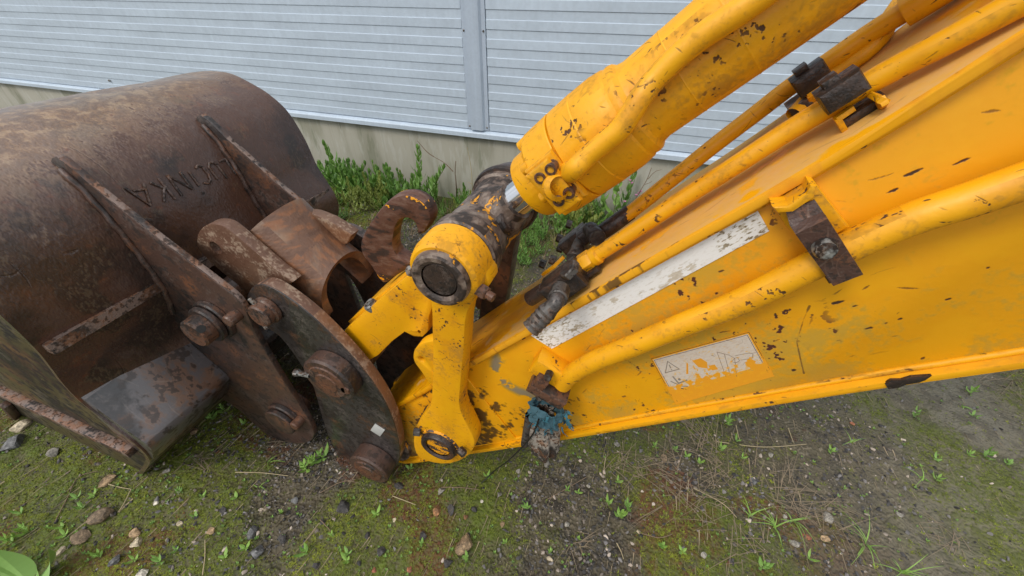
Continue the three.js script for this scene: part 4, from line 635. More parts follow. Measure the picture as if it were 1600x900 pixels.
  { // elbow with corrugated ferrule
    const p = [T(873, 458, 0.05), T(870, 470, 0.052), T(862, 480, 0.05), T(829, 514, 0.046)]; const el = mesh('hose_elbow', tube(p, 0.0145, 30, 18), M.hose, t); const d = p[3].clone().sub(p[2]).normalize(), L = p[3].distanceTo(p[2]);
    const pr = [[0.0145, 0]]; for (let k = 0; k <= 9; k++) pr.push([0.0165 + 0.0015 * (k % 2), 0.008 + k * (L - 0.008) / 9]); pr.push([0.012, L], [0, L - 0.004]); mesh('ferrule', turn(p[2], d, pr, 22), M.hose, el); cyl(T(876, 452, 0.05), T(871, 468, 0.052), 0.018, 'elbow_nut', M.hose, el);
  }
  cyl(T(896, 405, 0.04), T(912, 372, 0.04), 0.017, 'spool', M.hose, v1);
  const v2b = blk(900, 376, 0.03, [0.075, 0.045, 0.05], 0.15); const v3 = blk(915, 366, 0.05, [0.03, 0.03, 0.05], 0.3); cyl(T(922, 358, 0.06), T(934, 372, 0.05), 0.017, 'hex_plug', M.hose, v3);
  for (const [x, y] of [[880, 389], [868, 408], [852, 414], [878, 374], [893, 352]]) mesh('bolt', hex(T(x, y, 0.03), tN.clone().addScaledVector(tD, -0.6), 0.012, 0.016), x < 870 ? M.hose : M.grease, v2b);
  brk([[849, 428, 0.03], [866, 416, 0.034], [880, 402, 0.036]], 0, 0, 'strap');
  blk(905, 432, 0.012, [0.11, 0.012, 0.06], 0.1, M.grease, 'valve_bracket');
}
function AX3(a) { return new THREE.Vector3(a.x, a.y, 0); }

// ------------------------------------------------------------------ capped hose tail tied up with rag and a loose wire
{
  const t = thing('hose_sleeve', 'crumpled grey plastic sleeve hanging below the side pipe flange', 'plastic sleeve');
  const c0 = W(850, 640, 0.57), c1 = W(850, 704, 0.575), d = c1.clone().sub(c0), L = d.length(); d.normalize(); const u = new THREE.Vector3(-d.y, d.x, 0), w = Z;
  const g = sheetG((s, v) => { const a = s * Math.PI * 2, r = (0.022 + 0.02 * sstep(0, 0.6, v) - 0.004 * sstep(0.9, 1, v)) * (1 + 0.75 * (fb(Math.cos(a) * 2.9 + 5, Math.sin(a) * 2.9 + v * 2, 3) - 0.5)) + 0.004 * Math.sin(a * 7 + v * 4 + 3 * Math.sin(v * 3)); return c0.clone().addScaledVector(d, v * L).addScaledVector(u, Math.cos(a) * r).addScaledVector(w, Math.sin(a) * r * 0.7); }, 60, 30, 0.002);
  const sl = mesh('sleeve', g, M.plasticDirty || M.zinc, t);
  mesh('bottom_cap', turn(c1.clone().addScaledVector(d, -0.012), d, [[0.03, -0.004], [0.026, 0.002], [0.014, 0.003], [0, 0.003]], 24), M.pin, t);
  mesh('rubber_strip', tube([W(828, 648, 0.565), W(824, 672, 0.568), W(820, 694, 0.575)], 0.012, 16, 8), M.hose, t);
}
{
  const t = thing('blue_rag', 'torn blue rag knotted round the sleeve under the flange', 'rag');
  const m = flat(0.03, 0.13, 0.17, 0.85); m.side = THREE.DoubleSide; const m2 = flat(0.04, 0.1, 0.125, 0.85); m2.side = THREE.DoubleSide; const r = rng(55);
  const c = W(852, 655, 0.545);
  const wrap = sheetG((s, v) => { const a = s * Math.PI * 2, R0 = 0.034 + 0.014 * (fb(s * 6 + 2, v * 5, 3) - 0.5) * 2 + 0.004 * Math.sin(a * 7 + v * 9); return c.clone().add(new THREE.Vector3(Math.cos(a) * R0 * 1.15, (0.5 - v) * 0.055 + 0.012 * (fb(s * 9, v * 3 + 7, 2) - 0.5), Math.sin(a) * R0 * 0.8 - 0.02)); }, 50, 12, 0.0015);
  mesh('wrap', wrap, m2, t);
  for (let k = 0; k < 30; k++) { const px = 826 + r() * 62, py = 636 + r() * 40 + 6 * r(), p = W(px, py, 0.535 + r() * 0.02), dir = new THREE.Vector3((px - 850) / 55 + (r() - 0.5) * 0.7, -0.7 + 0.5 * (r() - 0.5), 0.12 * r()).normalize(), l = 0.012 + r() * 0.024, q = [p, p.clone().addScaledVector(dir, l * 0.5).add(new THREE.Vector3(0, 0.006 * (r() - 0.5), 0.004)), p.clone().addScaledVector(dir, l)]; const wd = 0.004 + 0.008 * r(), nn = new THREE.Vector3(r() - 0.5, r() - 0.5, 0.5 * (r() - 0.5)).normalize(); mesh('strip', sheetG((s, v) => { const i = v * 2, a = Math.min(1, Math.floor(i)); return q[a].clone().lerp(q[a + 1], i - a).addScaledVector(nn, (s - 0.5) * wd * (1 - 0.5 * v) + 0.002 * Math.sin(v * 8 + k)); }, 3, 6, 0.0006), r() < 0.6 ? m : m2, t); }
  const wz = tag(mesh('loose_wire', tube([W(842, 655, 0.53), W(834, 676, 0.54), W(822, 692, 0.545), W(796, 718, 0.55), G(770, 738, 0.06), G(752, 755, 0.008)], 0.0022, 50, 8), flat(0.012, 0.012, 0.012, 0.5)), 'thin black wire trailing from the rag to the ground', 'wire');
}

// ------------------------------------------------------------------ plants
// one leaf blade along +y in its own frame, folded along the midrib, drooping; returns positions (triangles)
function leafG(len, wid, droop = 0.3, seg = 4, fold = 0.25) {
  const P = []; const at = (t, s) => { const w = wid * Math.pow(Math.sin(Math.PI * Math.pow(clamp(t), 0.8)), 0.9) * 0.5; const y = len * t * (1 - 0.15 * droop * t), z = -droop * len * t * t + fold * Math.abs(s) * w; return [s * w, y, z]; };
  for (let k = 0; k < seg; k++) { const a = k / seg, b = (k + 1) / seg; for (const s of [-1, 1]) { const p0 = at(a, 0), p1 = at(b, 0), q0 = at(a, s), q1 = at(b, s); if (s > 0) P.push(...p0, ...q0, ...q1, ...p0, ...q1, ...p1); else P.push(...p0, ...q1, ...q0, ...p0, ...p1, ...q1); } }
  const g = new THREE.BufferGeometry(); g.setAttribute('position', new THREE.BufferAttribute(new Float32Array(P), 3)); g.computeVertexNormals(); return g;
}
const place = (g, p, yaw, pitch, roll = 0, s = 1) => { const m = new THREE.Matrix4().compose(p, new THREE.Quaternion().setFromEuler(new THREE.Euler(pitch, yaw, roll, 'YXZ')), new THREE.Vector3(s, s, s)); const q = g.clone(); q.applyMatrix4(m); return q; };
function mergeP(list) { let n = 0; for (const g of list) n += g.attributes.position.count; const p = new Float32Array(n * 3), m = new Float32Array(n * 3); let o = 0; for (let g of list) { p.set(g.attributes.position.array, o); m.set(g.attributes.normal.array, o); o += g.attributes.position.array.length; } const g = new THREE.BufferGeometry(); g.setAttribute('position', new THREE.BufferAttribute(p, 3)); g.setAttribute('normal', new THREE.BufferAttribute(m, 3)); return g; }
const stemG = (pts, r0, r1, rad = 5) => { const c = new THREE.CatmullRomCurve3(pts), n = 10, g = new THREE.TubeGeometry(c, n, 1, rad, false), p = g.attributes.position; for (let i = 0; i <= n; i++) { const q = c.getPointAt(i / n), r = r0 + (r1 - r0) * i / n; for (let k = 0; k <= rad; k++) { const o = i * (rad + 1) + k; p.setXYZ(o, q.x + (p.getX(o) - q.x) * r, q.y + (p.getY(o) - q.y) * r, q.z + (p.getZ(o) - q.z) * r); } } const h = g.toNonIndexed(); h.deleteAttribute('uv'); return h; };
// leafy weed
function weedProto(seed, h) {
  const r = rng(seed), leaves = [], stems = []; const kind = seed % 5, lw = [0.3, 0.42, 0.22, 0.5, 0.34][kind], dn = [85, 52, 110, 42, 70][kind], lf = [0.088, 0.1, 0.075, 0.085, 0.095][kind]; const base = leafG(1, lw, 0.4, 4);
  const shoot = (p0, dir, L, dens, ls) => { const bend = new THREE.Vector3((r() - 0.5) * 0.5, 0, (r() - 0.5) * 0.5); const at = (t) => p0.clone().addScaledVector(dir, L * t).addScaledVector(bend, L * t * t * 0.6); stems.push(stemG([0, 0.33, 0.66, 1].map(at), 0.0035, 0.0012)); let yaw = r() * 7; const n = Math.round(L * dens); for (let k = 0; k < n; k++) { const t = 0.08 + 0.92 * k / n; yaw += 2.4 + (r() - 0.5) * 0.5; const l = ls * (1.05 - 0.6 * t * t) * (0.75 + 0.5 * r()); leaves.push(place(base, at(t), yaw, 0.55 + 0.75 * (1 - t) + (r() - 0.5) * 0.4, (r() - 0.5) * 0.4, l)); } for (let k = 0; k < 7; k++) { yaw += 1.1; leaves.push(place(base, at(1), yaw, 0.35 + 0.4 * r(), 0, ls * 0.45)); } };
  shoot(new THREE.Vector3(), new THREE.Vector3((r() - 0.5) * 0.3, 1, (r() - 0.5) * 0.3).normalize(), h, dn, lf);
  const nb = 3 + Math.floor(r() * 3); for (let k = 0; k < nb; k++) { const a = r() * 6.3, s = 0.03 + 0.05 * r(); shoot(new THREE.Vector3(Math.cos(a) * s, 0, Math.sin(a) * s), new THREE.Vector3(Math.cos(a) * 0.5, 1, Math.sin(a) * 0.5).normalize(), h * (0.45 + 0.45 * r()), dn, lf * 0.88); }
  return [mergeP(leaves), mergeP(stems)];
}
const weeds = [1, 2, 3, 4, 5].map((k) => weedProto(500 + k, 0.24 + 0.03 * k));
function weed(x, n, s, k, label = 'leafy green weed growing against the concrete plinth', group = 'weeds along the plinth') {
  const [f, st] = weeds[k % 5], lk = ['narrow leaved', 'broad leaved', 'dense fine leaved', 'round leaved', 'long leaved'][(k % 5 + 1) % 5], t = thing('weed', label.replace('leafy', lk), 'weed', lk + ' ' + group); t.position.set(x, gh(x, n) - 0.01, -n); t.rotation.y = R() * 6.3; t.scale.setScalar(s);
  const fo = mesh('foliage', f, M.leaf[[0, 1, 2, 0, 4][Math.floor(R() * 5)]], t, true); fo.userData.kind = 'stuff'; mesh('stem', st, M.stem, t, true);
}
{
  const r = rng(611);
  for (let k = 0; k < 46; k++) { const u = r(); const x = -3.0 + 2.0 * Math.pow(u, 0.9), n = 2.7 - 0.45 * r() * r() - 0.05; weed(x, n, (0.5 + 0.75 * r() * r() + 0.1) * (n < 2.5 ? 0.8 : 1) * (x > -1.55 ? 0.7 : 1), k); }
  for (const [px, py, s] of [[835, 352, 0.6], [850, 372, 0.55], [868, 352, 0.85], [890, 340, 0.9], [905, 358, 0.75], [926, 345, 0.95], [945, 335, 1.0], [965, 330, 1.3], [880, 362, 0.9], [935, 352, 1.0], [978, 322, 1.2], [822, 410, 0.5], [842, 398, 0.5], [812, 372, 0.55], [600, 318, 0.8], [620, 326, 0.7], [815, 395, 0.4], [832, 385, 0.45], [560, 335, 0.6], [585, 330, 0.6], [535, 345, 0.7], [540, 318, 0.9], [548, 300, 1]]) { const p = G(px, py); weed(p.x, Math.min(-p.z, 2.68), s, Math.floor(r() * 5), 'leafy green weed on the ground between the arm and the hall', 'weeds between arm and hall'); }
  // dry stalks and the flowering stalk in front of the plinth
  const stalk = (pts, rad, m, label, nm = 'dry_stalk', kids) => { const t = thing(nm, label, 'stalk'); mesh('stem', stemG(pts, rad, rad * 0.5), m, t, true); (kids || []).forEach((q) => mesh('twig', stemG(q, rad * 0.7, rad * 0.3), m, t, true)); return t; };
  const N = 2.6, Wn = (x, y) => W(x, y, N);
  stalk([G(713, 312), Wn(713, 290), Wn(711, 268), Wn(712, 252)], 0.006, M.strawDark, 'brown dry stalk with a broken pale side twig by the plinth', 'dry_stalk', [[Wn(708, 268), Wn(695, 255), Wn(678, 245)], [Wn(678, 245), Wn(668, 238), Wn(652, 220)]]);
  stalk([G(740, 310), Wn(738, 290), Wn(736, 262), Wn(730, 230)], 0.004, M.straw, 'thin pale dry stalk standing upright against the plinth', 'dry_stalk', [[Wn(738, 288), Wn(735, 286), Wn(731, 285)]]);
  const fs = stalk([Wn(985, 325), Wn(998, 302), Wn(1010, 282), Wn(1018, 262)], 0.0035, M.strawDark, 'branching purplish stalk with tiny pink flowers beside the cylinder', 'flower_stalk', [[Wn(1012, 280), Wn(1024, 268), Wn(1034, 265)], [Wn(1008, 288), Wn(1014, 286), Wn(1019, 283)]]);
  const pk = flat(0.5, 0.22, 0.36, 0.7); for (const [x, y] of [[1001, 300], [1005, 306], [998, 303], [994, 306], [984, 283], [987, 287], [976, 316]]) mesh('flower', mergeP([0, 1, 2, 3, 4].map((k) => place(leafG(0.016, 0.012, 0.2, 3), Wn(x, y), k * 1.26, 0.9))), pk, fs, true);
}
// seedlings on the ground: a rosette of small leaves
const seedLeaf = [leafG(0.03, 0.011, 0.35, 4), leafG(0.024, 0.012, 0.2, 4), leafG(0.036, 0.01, 0.5, 4)];
const near = (x, y) => x < 260 ? 'by the bucket corner' : x < 520 ? 'below the bucket ears' : x < 700 ? 'in front of the coupler foot' : x < 900 ? 'below the loose wire' : x < 1060 ? 'under the arm near the straw' : x < 1340 ? 'in the moss below the sticker' : 'on the trodden mud';
function seedling(px, py, s, k) {
  const p = G(px, py, 0.005), r = rng(Math.round(px * 7 + py * 131)), t = thing('seedling', k === 3 ? 'tall bright green seedling beside the bucket and coupler' : 'small green seedling sprouting ' + near(px, py), 'seedling', k === 3 ? 'seedlings beside the coupler' : 'seedlings ' + near(px, py));
  t.position.set(p.x, gh(p.x, -p.z), p.z); const tiers = s > 1 ? 3 : 1 + Math.floor(r() * 2); let yaw = r() * 7; const m = M.leaf[r() < 0.6 ? 3 : 1];
  for (let j = 0; j < tiers; j++) for (let q = 0; q < (j === tiers - 1 ? 4 : 3); q++) { yaw += 1.57 + (r() - 0.5) * 0.5; const g = place(seedLeaf[Math.floor(r() * 3)], new THREE.Vector3(0, 0.004 + j * 0.012 * s, 0), yaw, 1.15 - 0.3 * j / tiers + (r() - 0.5) * 0.4, (r() - 0.5) * 0.3, s * (1 - 0.15 * j) * (0.7 + 0.5 * r())); mesh('leaf', g, m, t, true); }
  mesh('stem', stemG([new THREE.Vector3(0, -0.01, 0), new THREE.Vector3(0.001, 0.01 * s, 0), new THREE.Vector3(0, 0.014 * tiers * s, 0.001)], 0.0014, 0.0008), M.leaf[1], t, true);
}
for (const [x, y, s, k] of [[332, 655, 1.5, 3], [353, 645, 1.3, 3], [383, 664, 1, 3], [504, 716, 1.6, 3], [479, 734, 1.4, 3], [490, 722, 1.2, 3]]) seedling(x, y, s, k);
for (const [x, y, s] of [[371, 781, 0.9], [119, 777, 1], [147, 774, 0.9], [129, 795, 0.8], [42, 830, 1.3], [98, 823, 0.9], [101, 837, 1], [280, 769, 0.8], [304, 807, 0.9], [318, 777, 0.7], [252, 879, 1], [154, 868, 0.9], [385, 858, 1], [480, 865, 1.1], [544, 879, 1], [210, 875, 0.9], [353, 872, 0.9], [276, 860, 0.8], [642, 733, 0.9], [761, 747, 1], [824, 790, 0.9], [589, 806, 1], [904, 766, 0.7], [887, 762, 0.6], [967, 748, 1], [951, 783, 0.9], [969, 804, 1.3], [981, 789, 1.1], [729, 871, 1], [545, 868, 0.8], [1032, 853, 0.7], [1023, 694, 0.8], [789, 846, 0.6], [1135, 662, 1.2], [1125, 703, 1], [1094, 722, 0.9], [1074, 711, 0.8], [1298, 707, 1], [1429, 647, 1.1], [1516, 615, 1.2], [1461, 720, 1], [1536, 715, 1.3], [1574, 724, 0.9], [1510, 713, 0.8], [1517, 652, 1], [1461, 751, 1], [1264, 873, 0.9], [1189, 889, 1.2], [1034, 855, 0.8], [1066, 862, 0.8], [1056, 700, 0.8], [1320, 762, 0.5], [1150, 690, 0.8], [30, 800, 1], [15, 845, 1.2], [1160, 716, 0.7], [440, 800, 0.7], [520, 838, 0.6], [660, 850, 0.6], [860, 860, 0.6], [905, 838, 0.5]]) seedling(x, y, s * 0.95, 0);
{ // broad leaved plant at the corner
  const t = thing('broadleaf_plant', 'broad leaved dock plant with long glossy green leaves', 'plant'), p = G(20, 925); t.position.set(p.x, gh(p.x, -p.z), p.z); const g = leafG(1, 0.42, 0.45, 10, 0.3);
  const c = G(48, 915).sub(p); for (const [tx, ty, l, h] of [[12, 862, 0.11, 0.05], [62, 888, 0.09, 0.03], [128, 866, 0.13, 0.04], [-20, 880, 0.12, 0.05]]) { const d = G(tx, ty, h).sub(G(48, 912, 0)); const yaw = Math.atan2(d.x, d.z), o = place(g, c, yaw, 1.15, 0, d.length() * 1.15); mesh('leaf', o, M.leaf[1], t, true); }
}
// grass tufts
function bladeG(len, wid, bend, seg = 6) { const P = []; const at = (t, s) => [s * wid * 0.5 * (1 - t * 0.9), len * t * (1 - 0.35 * bend * t), len * bend * t * t * 0.8]; for (let k = 0; k < seg; k++) { const a = k / seg, b = (k + 1) / seg; P.push(...at(a, -1), ...at(a, 1), ...at(b, 1), ...at(a, -1), ...at(b, 1), ...at(b, -1)); } const g = new THREE.BufferGeometry(); g.setAttribute('position', new THREE.BufferAttribute(new Float32Array(P), 3)); g.computeVertexNormals(); return g; }
function tuft(px, py, n, len, m, label, group, cat = 'grass tuft', lay = 0.9) { const p = G(px, py, 0.005), r = rng(Math.round(px * 13 + py)), t = thing(cat === 'grass tuft' ? 'grass_tuft' : 'dry_tuft', label, cat, group); t.position.set(p.x, gh(p.x, -p.z), p.z); const L = [], yaw0 = r() * 6.3; for (let k = 0; k < (lay > 1 ? n * 0.6 : n); k++) { const dry = lay > 1, sp = dry ? len * 0.6 : 0.012; L.push(place(bladeG(len * (0.4 + 0.8 * r()), (dry ? 0.0016 : 0.0038) + 0.0012 * r(), dry ? 0.1 + 0.5 * r() : 0.4 + r()), new THREE.Vector3((r() - 0.5) * sp, 0, (r() - 0.5) * sp), dry ? yaw0 + (r() - 0.5) * 3.0 : r() * 6.3, dry ? 1.15 + 0.45 * r() : 0.2 + lay * r(), 0, 1)); } mesh('blades', mergeP(L), m, t, true).userData.kind = 'stuff'; }
for (const [x, y, n, l] of [[1170, 805, 6, 0.09], [1211, 826, 9, 0.11], [1355, 848, 9, 0.12], [1440, 748, 6, 0.07], [1415, 892, 10, 0.1], [1502, 636, 5, 0.07], [422, 722, 4, 0.08], [404, 760, 3, 0.06], [1240, 815, 7, 0.09], [1330, 690, 4, 0.05]]) tuft(x, y, n, l, M.leaf[3], 'thin green grass tuft with arching blades on the moss', 'green grass tufts');
for (const [x, y, n, l] of [[1110, 690, 70, 0.26], [1050, 715, 60, 0.2], [1010, 735, 60, 0.17], [1130, 745, 50, 0.2], [1215, 765, 70, 0.26], [1180, 720, 50, 0.25], [1290, 800, 50, 0.2], [1120, 800, 40, 0.2], [960, 720, 50, 0.15], [1060, 780, 40, 0.2], [1490, 835, 36, 0.14], [905, 845, 50, 0.12], [420, 690, 40, 0.14], [540, 740, 24, 0.12], [330, 720, 30, 0.14], [180, 690, 30, 0.12], [1180, 860, 40, 0.18], [730, 420, 40, 0.3], [760, 405, 30, 0.28], [1260, 800, 22, 0.12], [1590, 585, 30, 0.2], [1540, 598, 24, 0.18], [660, 300, 30, 0.35]]) tuft(x, y, n, l, M.straw2 || M.strawDark, 'dry brown grass tuft flattened on the soil', 'dry grass tufts', 'dry grass', 1.35);

// stones and twigs
function stoneG(seed, s) { const r = rng(seed), g = mergeVertices(new THREE.IcosahedronGeometry(1, 2)), p = g.attributes.position, q = [...Array(13)].map(() => [new THREE.Vector3(r() - 0.5, r() - 0.5, r() - 0.5).normalize(), 0.42 + 0.4 * r()]); const v = new THREE.Vector3(), sx = 0.8 + 0.5 * r(), sy = 0.5 + 0.3 * r(); for (let i = 0; i < p.count; i++) { v.fromBufferAttribute(p, i); for (const [d, k] of q) { const e = v.dot(d); if (e > k) v.addScaledVector(d, (k - e) * 0.97); } v.multiplyScalar(1 + 0.1 * (vnoise(v.x * 3 + seed, v.y * 3 + v.z * 2) - 0.5)); p.setXYZ(i, v.x * sx * s, v.y * sy * s, v.z * s); } g.deleteAttribute('uv'); return toCreasedNormals(g.toNonIndexed(), 0.45); }
{
  const mk = (r, g, b) => mat(stoneSet, 0.12, 0.0012, { color: new THREE.Color(r, g, b) }); const a = field(256, 256, 8, 8, 5, 701), c = field(256, 256, 40, 40, 3, 702);
  const stoneSet = texset(256, 256, (i, j, o, q) => { const v = 150 + 90 * (a[o] - 0.5) + 60 * (c[o] - 0.5); q[0] = v * 1.25; q[1] = v * 1.2; q[2] = v * 1.12; q[3] = 0.75; q[4] = 0.5 + 0.5 * (c[o] - 0.5); });
  const kinds = { tan: [0.62, 0.46, 0.3], dark: [0.1, 0.1, 0.11], slate: [0.24, 0.26, 0.3], cream: [0.9, 0.82, 0.66], brown: [0.36, 0.28, 0.2], rust: [0.5, 0.26, 0.12], grey: [0.44, 0.44, 0.43], brick: [0.62, 0.26, 0.16], white: [1, 1, 0.95] }, mats = {};
  for (const k in kinds) mats[k] = mk(...kinds[k]);
  const L = [[726, 852, 20, 'tan'], [705, 797, 10, 'dark'], [682, 798, 11, 'rust'], [538, 791, 16, 'dark'], [855, 720, 9, 'grey'], [887, 816, 6, 'grey'], [624, 760, 9, 'dark'], [689, 767, 10, 'grey'], [596, 863, 9, 'dark'], [394, 831, 11, 'slate'], [401, 862, 12, 'slate'], [213, 845, 9, 'cream'], [159, 810, 14, 'brown'], [126, 838, 12, 'brown'], [171, 750, 10, 'tan'], [82, 706, 9, 'grey'], [301, 673, 8, 'tan'], [93, 861, 7, 'cream'], [175, 876, 8, 'slate'], [222, 897, 8, 'white'], [1261, 837, 7, 'brick'], [1298, 810, 9, 'grey'], [1178, 752, 8, 'slate'], [1206, 710, 5, 'grey'], [1336, 659, 5, 'brick'], [1242, 850, 6, 'grey'], [1291, 841, 6, 'tan'], [1227, 806, 4, 'white'], [1041, 710, 8, 'brown'], [785, 818, 6, 'tan'], [728, 806, 5, 'rust'], [752, 782, 4, 'white'], [690, 750, 4, 'white'], [617, 815, 4, 'cream'], [660, 838, 7, 'dark'], [575, 838, 6, 'dark'], [740, 795, 8, 'dark'], [505, 815, 6, 'dark'], [448, 800, 6, 'dark'], [415, 793, 5, 'cream'], [277, 817, 5, 'cream'], [240, 785, 4, 'white'], [330, 830, 7, 'tan'], [260, 735, 6, 'grey'], [210, 830, 8, 'tan'], [350, 800, 6, 'dark'], [810, 735, 5, 'grey'], [780, 770, 6, 'grey'], [920, 755, 5, 'grey'], [1000, 828, 5, 'cream'], [860, 870, 6, 'cream'], [700, 880, 8, 'dark'], [640, 890, 6, 'brick'], [585, 892, 5, 'brick'], [495, 885, 8, 'dark'], [440, 840, 8, 'dark'], [460, 780, 7, 'slate'], [20, 690, 14, 'slate'], [30, 668, 12, 'cream'], [1100, 868, 6, 'grey'], [965, 690, 6, 'grey'], [1410, 800, 5, 'grey']];
  L.forEach(([x, y, r0, k], i) => { const p = G(x, y, 0.01), d = p.distanceTo(EYEP) * 0.93, s = r0 / FPX * d * 0.82; const o = mesh('stone', stoneG(900 + i, s), mats[k]); o.position.set(p.x, gh(p.x, -p.z) + s * 0.22, p.z); o.rotation.set((R() - 0.5) * 0.5, R() * 6.3, (R() - 0.5) * 0.5); tag(o, r0 >= 14 ? ({ tan: 'large tan stone with a rough face on the bare gravel', dark: 'large black lump of stone beside the coupler foot', brown: 'large brown clod lying near the bucket corner', slate: 'large blue grey stone under the bucket side plate' })[k] : `small ${k === 'slate' ? 'blue grey' : k === 'brick' ? 'brick red' : k === 'rust' ? 'rusty orange' : k === 'dark' ? 'black' : k} stone lying ${near(x, y)}`, 'stone', r0 >= 14 ? undefined : `${k} stones ${near(x, y)}`); });
  const tw = (pts, r, m, label) => tag(mesh('twig', stemG(pts.map(([x, y, h]) => { const p = G(x, y, h || 0.008); p.y = gh(p.x, -p.z) + (h || 0.005); return p; }), r, r * 0.7, 6), m, null, true), label, 'twig', 'twigs on the ground');
  const straw = [[[856, 776], [886, 760], [917, 742, 0.012]], [[614, 776], [630, 782], [650, 790]], [[370, 740], [410, 741], [450, 743]], [[365, 735], [372, 755], [400, 770]], [[84, 815], [105, 775], [122, 745], [152, 735]], [[170, 757], [190, 762], [204, 764]], [[205, 764], [195, 785], [185, 800]], [[690, 762], [720, 763], [748, 765]], [[735, 900], [745, 870], [755, 832]], [[1150, 664], [1153, 680], [1156, 690]], [[1232, 668], [1240, 690]], [[500, 770], [530, 755], [556, 750]], [[318, 900], [321, 870], [322, 845]], [[0, 742], [15, 744], [24, 747]], [[1120, 690], [1190, 698], [1260, 694]], [[1000, 830], [1030, 840], [1050, 835]], [[965, 845], [972, 858], [976, 870]], [[1085, 760], [1130, 790], [1150, 810]], [[640, 800], [625, 812], [610, 822]], [[500, 812], [515, 828], [524, 840]]];
  straw.filter((p, i) => i % 5 !== 3).forEach((p, i) => tw(p, 0.0018, i % 3 ? M.straw : M.strawDark, i % 3 ? 'pale dry straw stem lying on the soil' : 'dark brown dry twig lying on the soil'));
}

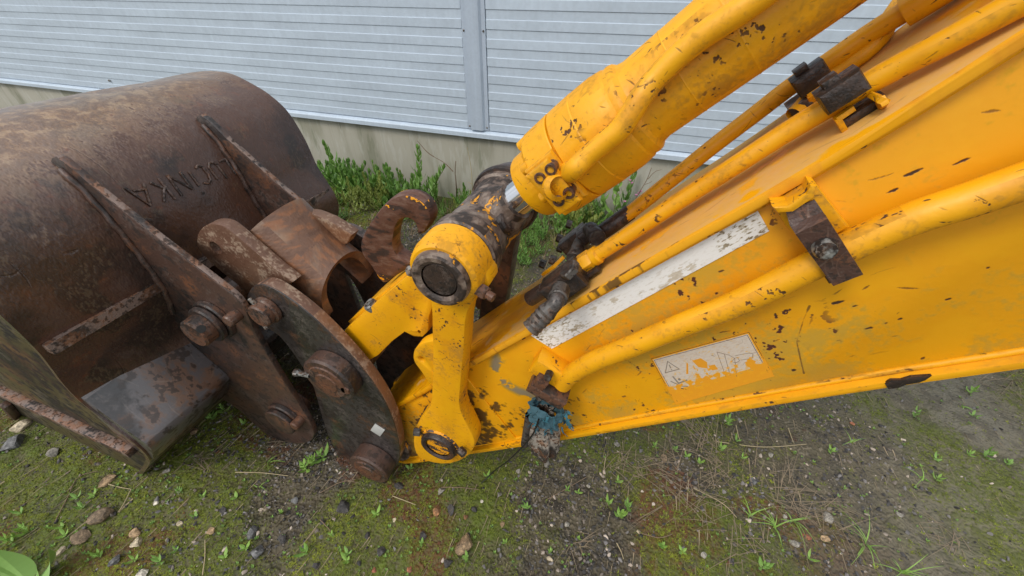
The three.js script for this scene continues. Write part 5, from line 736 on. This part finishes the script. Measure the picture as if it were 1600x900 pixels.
// ------------------------------------------------------------------ ground cover nobody could count
{
  const V = new THREE.Vector3(), Q = new THREE.Quaternion(), E = new THREE.Euler(), MX = new THREE.Matrix4(), S = new THREE.Vector3(), C = new THREE.Color();
  const inst = (name, label, cat, g, m, list) => { const o = new THREE.InstancedMesh(g, m, list.length); list.forEach(([x, n, dy, s, ex, ey, ez, r, gg, b], i) => { V.set(x, gh(x, n) + dy, -n); E.set(ex, ey, ez); Q.setFromEuler(E); S.setScalar(s); MX.compose(V, Q, S); o.setMatrixAt(i, MX); C.setRGB(r, gg, b); o.setColorAt(i, C); }); o.name = numbered(name); o.castShadow = o.receiveShadow = true; o.userData = { kind: 'stuff', label, category: cat }; scene.add(o); };
  const white = flat(1, 1, 1, 0.8); const whiteL = flat(1, 1, 1, 0.8, { side: THREE.DoubleSide });
  const seen = (x, n) => { V.set(x, 0, -n).sub(EYEP); const dz = V.dot(FW); if (dz < 0.1) return false; const u = 800 + FPX * V.dot(RT) / dz, v = 450 - FPX * V.dot(UP) / dz; return u > -160 && u < 1760 && v > -50 && v < 1060; };
  const scat = (N, seed, fn) => { const r = rng(seed), L = []; let k = 0; while (L.length < N && k < N * 12) { k++; const x = -3.1 + 5.4 * r(), n = -0.4 + 3.1 * r(); if (!seen(x, n)) continue; const e = fn(x, n, r); if (e) L.push(e); } return L; };
  // gravel in four shapes
  for (let k = 0; k < 4; k++) inst('gravel', 'loose dark and pale gravel pressed into the soil', 'gravel', stoneG(950 + k, 1), white, scat(11000, 960 + k, (x, n, r) => { const md = mudK(x, n), g = fb(x * 2.6 + 20, n * 2.6, 3); if (r() > (1 - 0.85 * md) * (0.25 + 1.3 * sstep(0.35, 0.6, g)) * (1 - 0.75 * mossK(x, n))) return null; const s = 0.0018 + 0.0085 * Math.pow(r(), 3.0); const t = r(), v = t < 0.45 ? 0.025 + 0.05 * r() : t < 0.92 ? 0.09 + 0.13 * r() : 0.28 + 0.25 * r(); return [x, n, s * 0.1, s, r() * 6, r() * 6, r() * 6, v * 1.08, v * (t > 0.7 ? 0.9 : 1), v * (t > 0.7 ? 0.74 : 0.97)]; }));
  // moss cushions: tiny clumps of pointed leaves
  const clump = (seed, n, h) => { const r = rng(seed), L = []; for (let k = 0; k < n; k++) { const a = r() * 6.3, d = 0.6 * Math.sqrt(r()); L.push(place(bladeG(h * (0.5 + 0.6 * r()), 0.32, 0.5, 2), new THREE.Vector3(Math.cos(a) * d, 0, Math.sin(a) * d), r() * 6.3, 0.3 + 0.8 * r())); } return mergeP(L); };
  for (let k = 0; k < 3; k++) inst('moss', 'low cushions of yellow green moss over the soil', 'moss', clump(980 + k, 10, 1), whiteL, scat(38000, 985 + k, (x, n, r) => { const m = mossK(x, n) * (1 - 0.35 * mudK(x, n)); if (r() > m * 0.9 + 0.05) return null; const v = 0.7 + 0.6 * r(), y = fb(x * 5 + 30, n * 5, 2); return [x, n, -0.001, 0.004 + 0.009 * r() * r(), (r() - 0.5) * 0.3, r() * 6.3, (r() - 0.5) * 0.3, v * (0.1 + 0.14 * y), v * (0.135 + 0.13 * y), v * 0.018]; }));
  inst('red_moss', 'patches of reddish brown moss among the gravel', 'moss', clump(990, 12, 1), whiteL, scat(5200, 991, (x, n, r) => { if (fb(x * 3.7 + 70, n * 3.7 + 9, 4) + 0.06 * (r() - 0.5) < 0.645 || mudK(x, n) > 0.4) return null; const v = 0.6 + 0.7 * r(); return [x, n, -0.001, 0.004 + 0.006 * r(), 0, r() * 6.3, 0, v * 0.15, v * 0.055, v * 0.025]; }));
  inst('ground_litter', 'short bits of dry grass and stalk scattered on the soil', 'litter', bladeG(1, 0.045, 0.25, 4), whiteL, scat(9000, 993, (x, n, r) => { if (r() > 0.9 - 0.7 * mudK(x, n)) return null; const v = 0.5 + 0.8 * r(), s = 0.02 + 0.09 * r() * r(); return [x, n, 0.004, s, Math.PI / 2 - 0.2 * r(), r() * 6.3, 0, v * 0.32, v * 0.25, v * 0.16]; }));
  inst('tiny_sprouts', 'tiny green sprouts too small to count', 'sprouts', mergeP([0, 1, 2, 3].map((k) => place(leafG(1, 0.5, 0.3, 3), new THREE.Vector3(), k * 1.57, 1.0))), whiteL, scat(2600, 994, (x, n, r) => { if (r() > (1 - 0.8 * mudK(x, n)) * sstep(0.35, 0.65, fb(x * 4 + 8, n * 4, 2))) return null; const v = 0.7 + 0.6 * r(); return [x, n, 0.002, 0.005 + 0.006 * r(), 0, r() * 6.3, 0, v * 0.16, v * 0.27, v * 0.06]; }));
  // weeds' undergrowth by the wall
  inst('wall_undergrowth', 'low dry stems and green shoots at the foot of the plinth', 'undergrowth', bladeG(1, 0.035, 0.6, 4), whiteL, scat(3600, 995, (x, n, r) => { if (n < 1.9 || r() > 0.3 + 0.7 * sstep(2.0, 2.6, n)) return null; const gr = r() < 0.45, v = 0.6 + 0.7 * r(); return [x, n, 0, 0.05 + 0.11 * r(), (r() - 0.5) * 2.2, r() * 6.3, 0, v * (gr ? 0.12 : 0.24), v * (gr ? 0.2 : 0.17), v * (gr ? 0.04 : 0.1)]; }));
}
renderer.render(scene, camera);
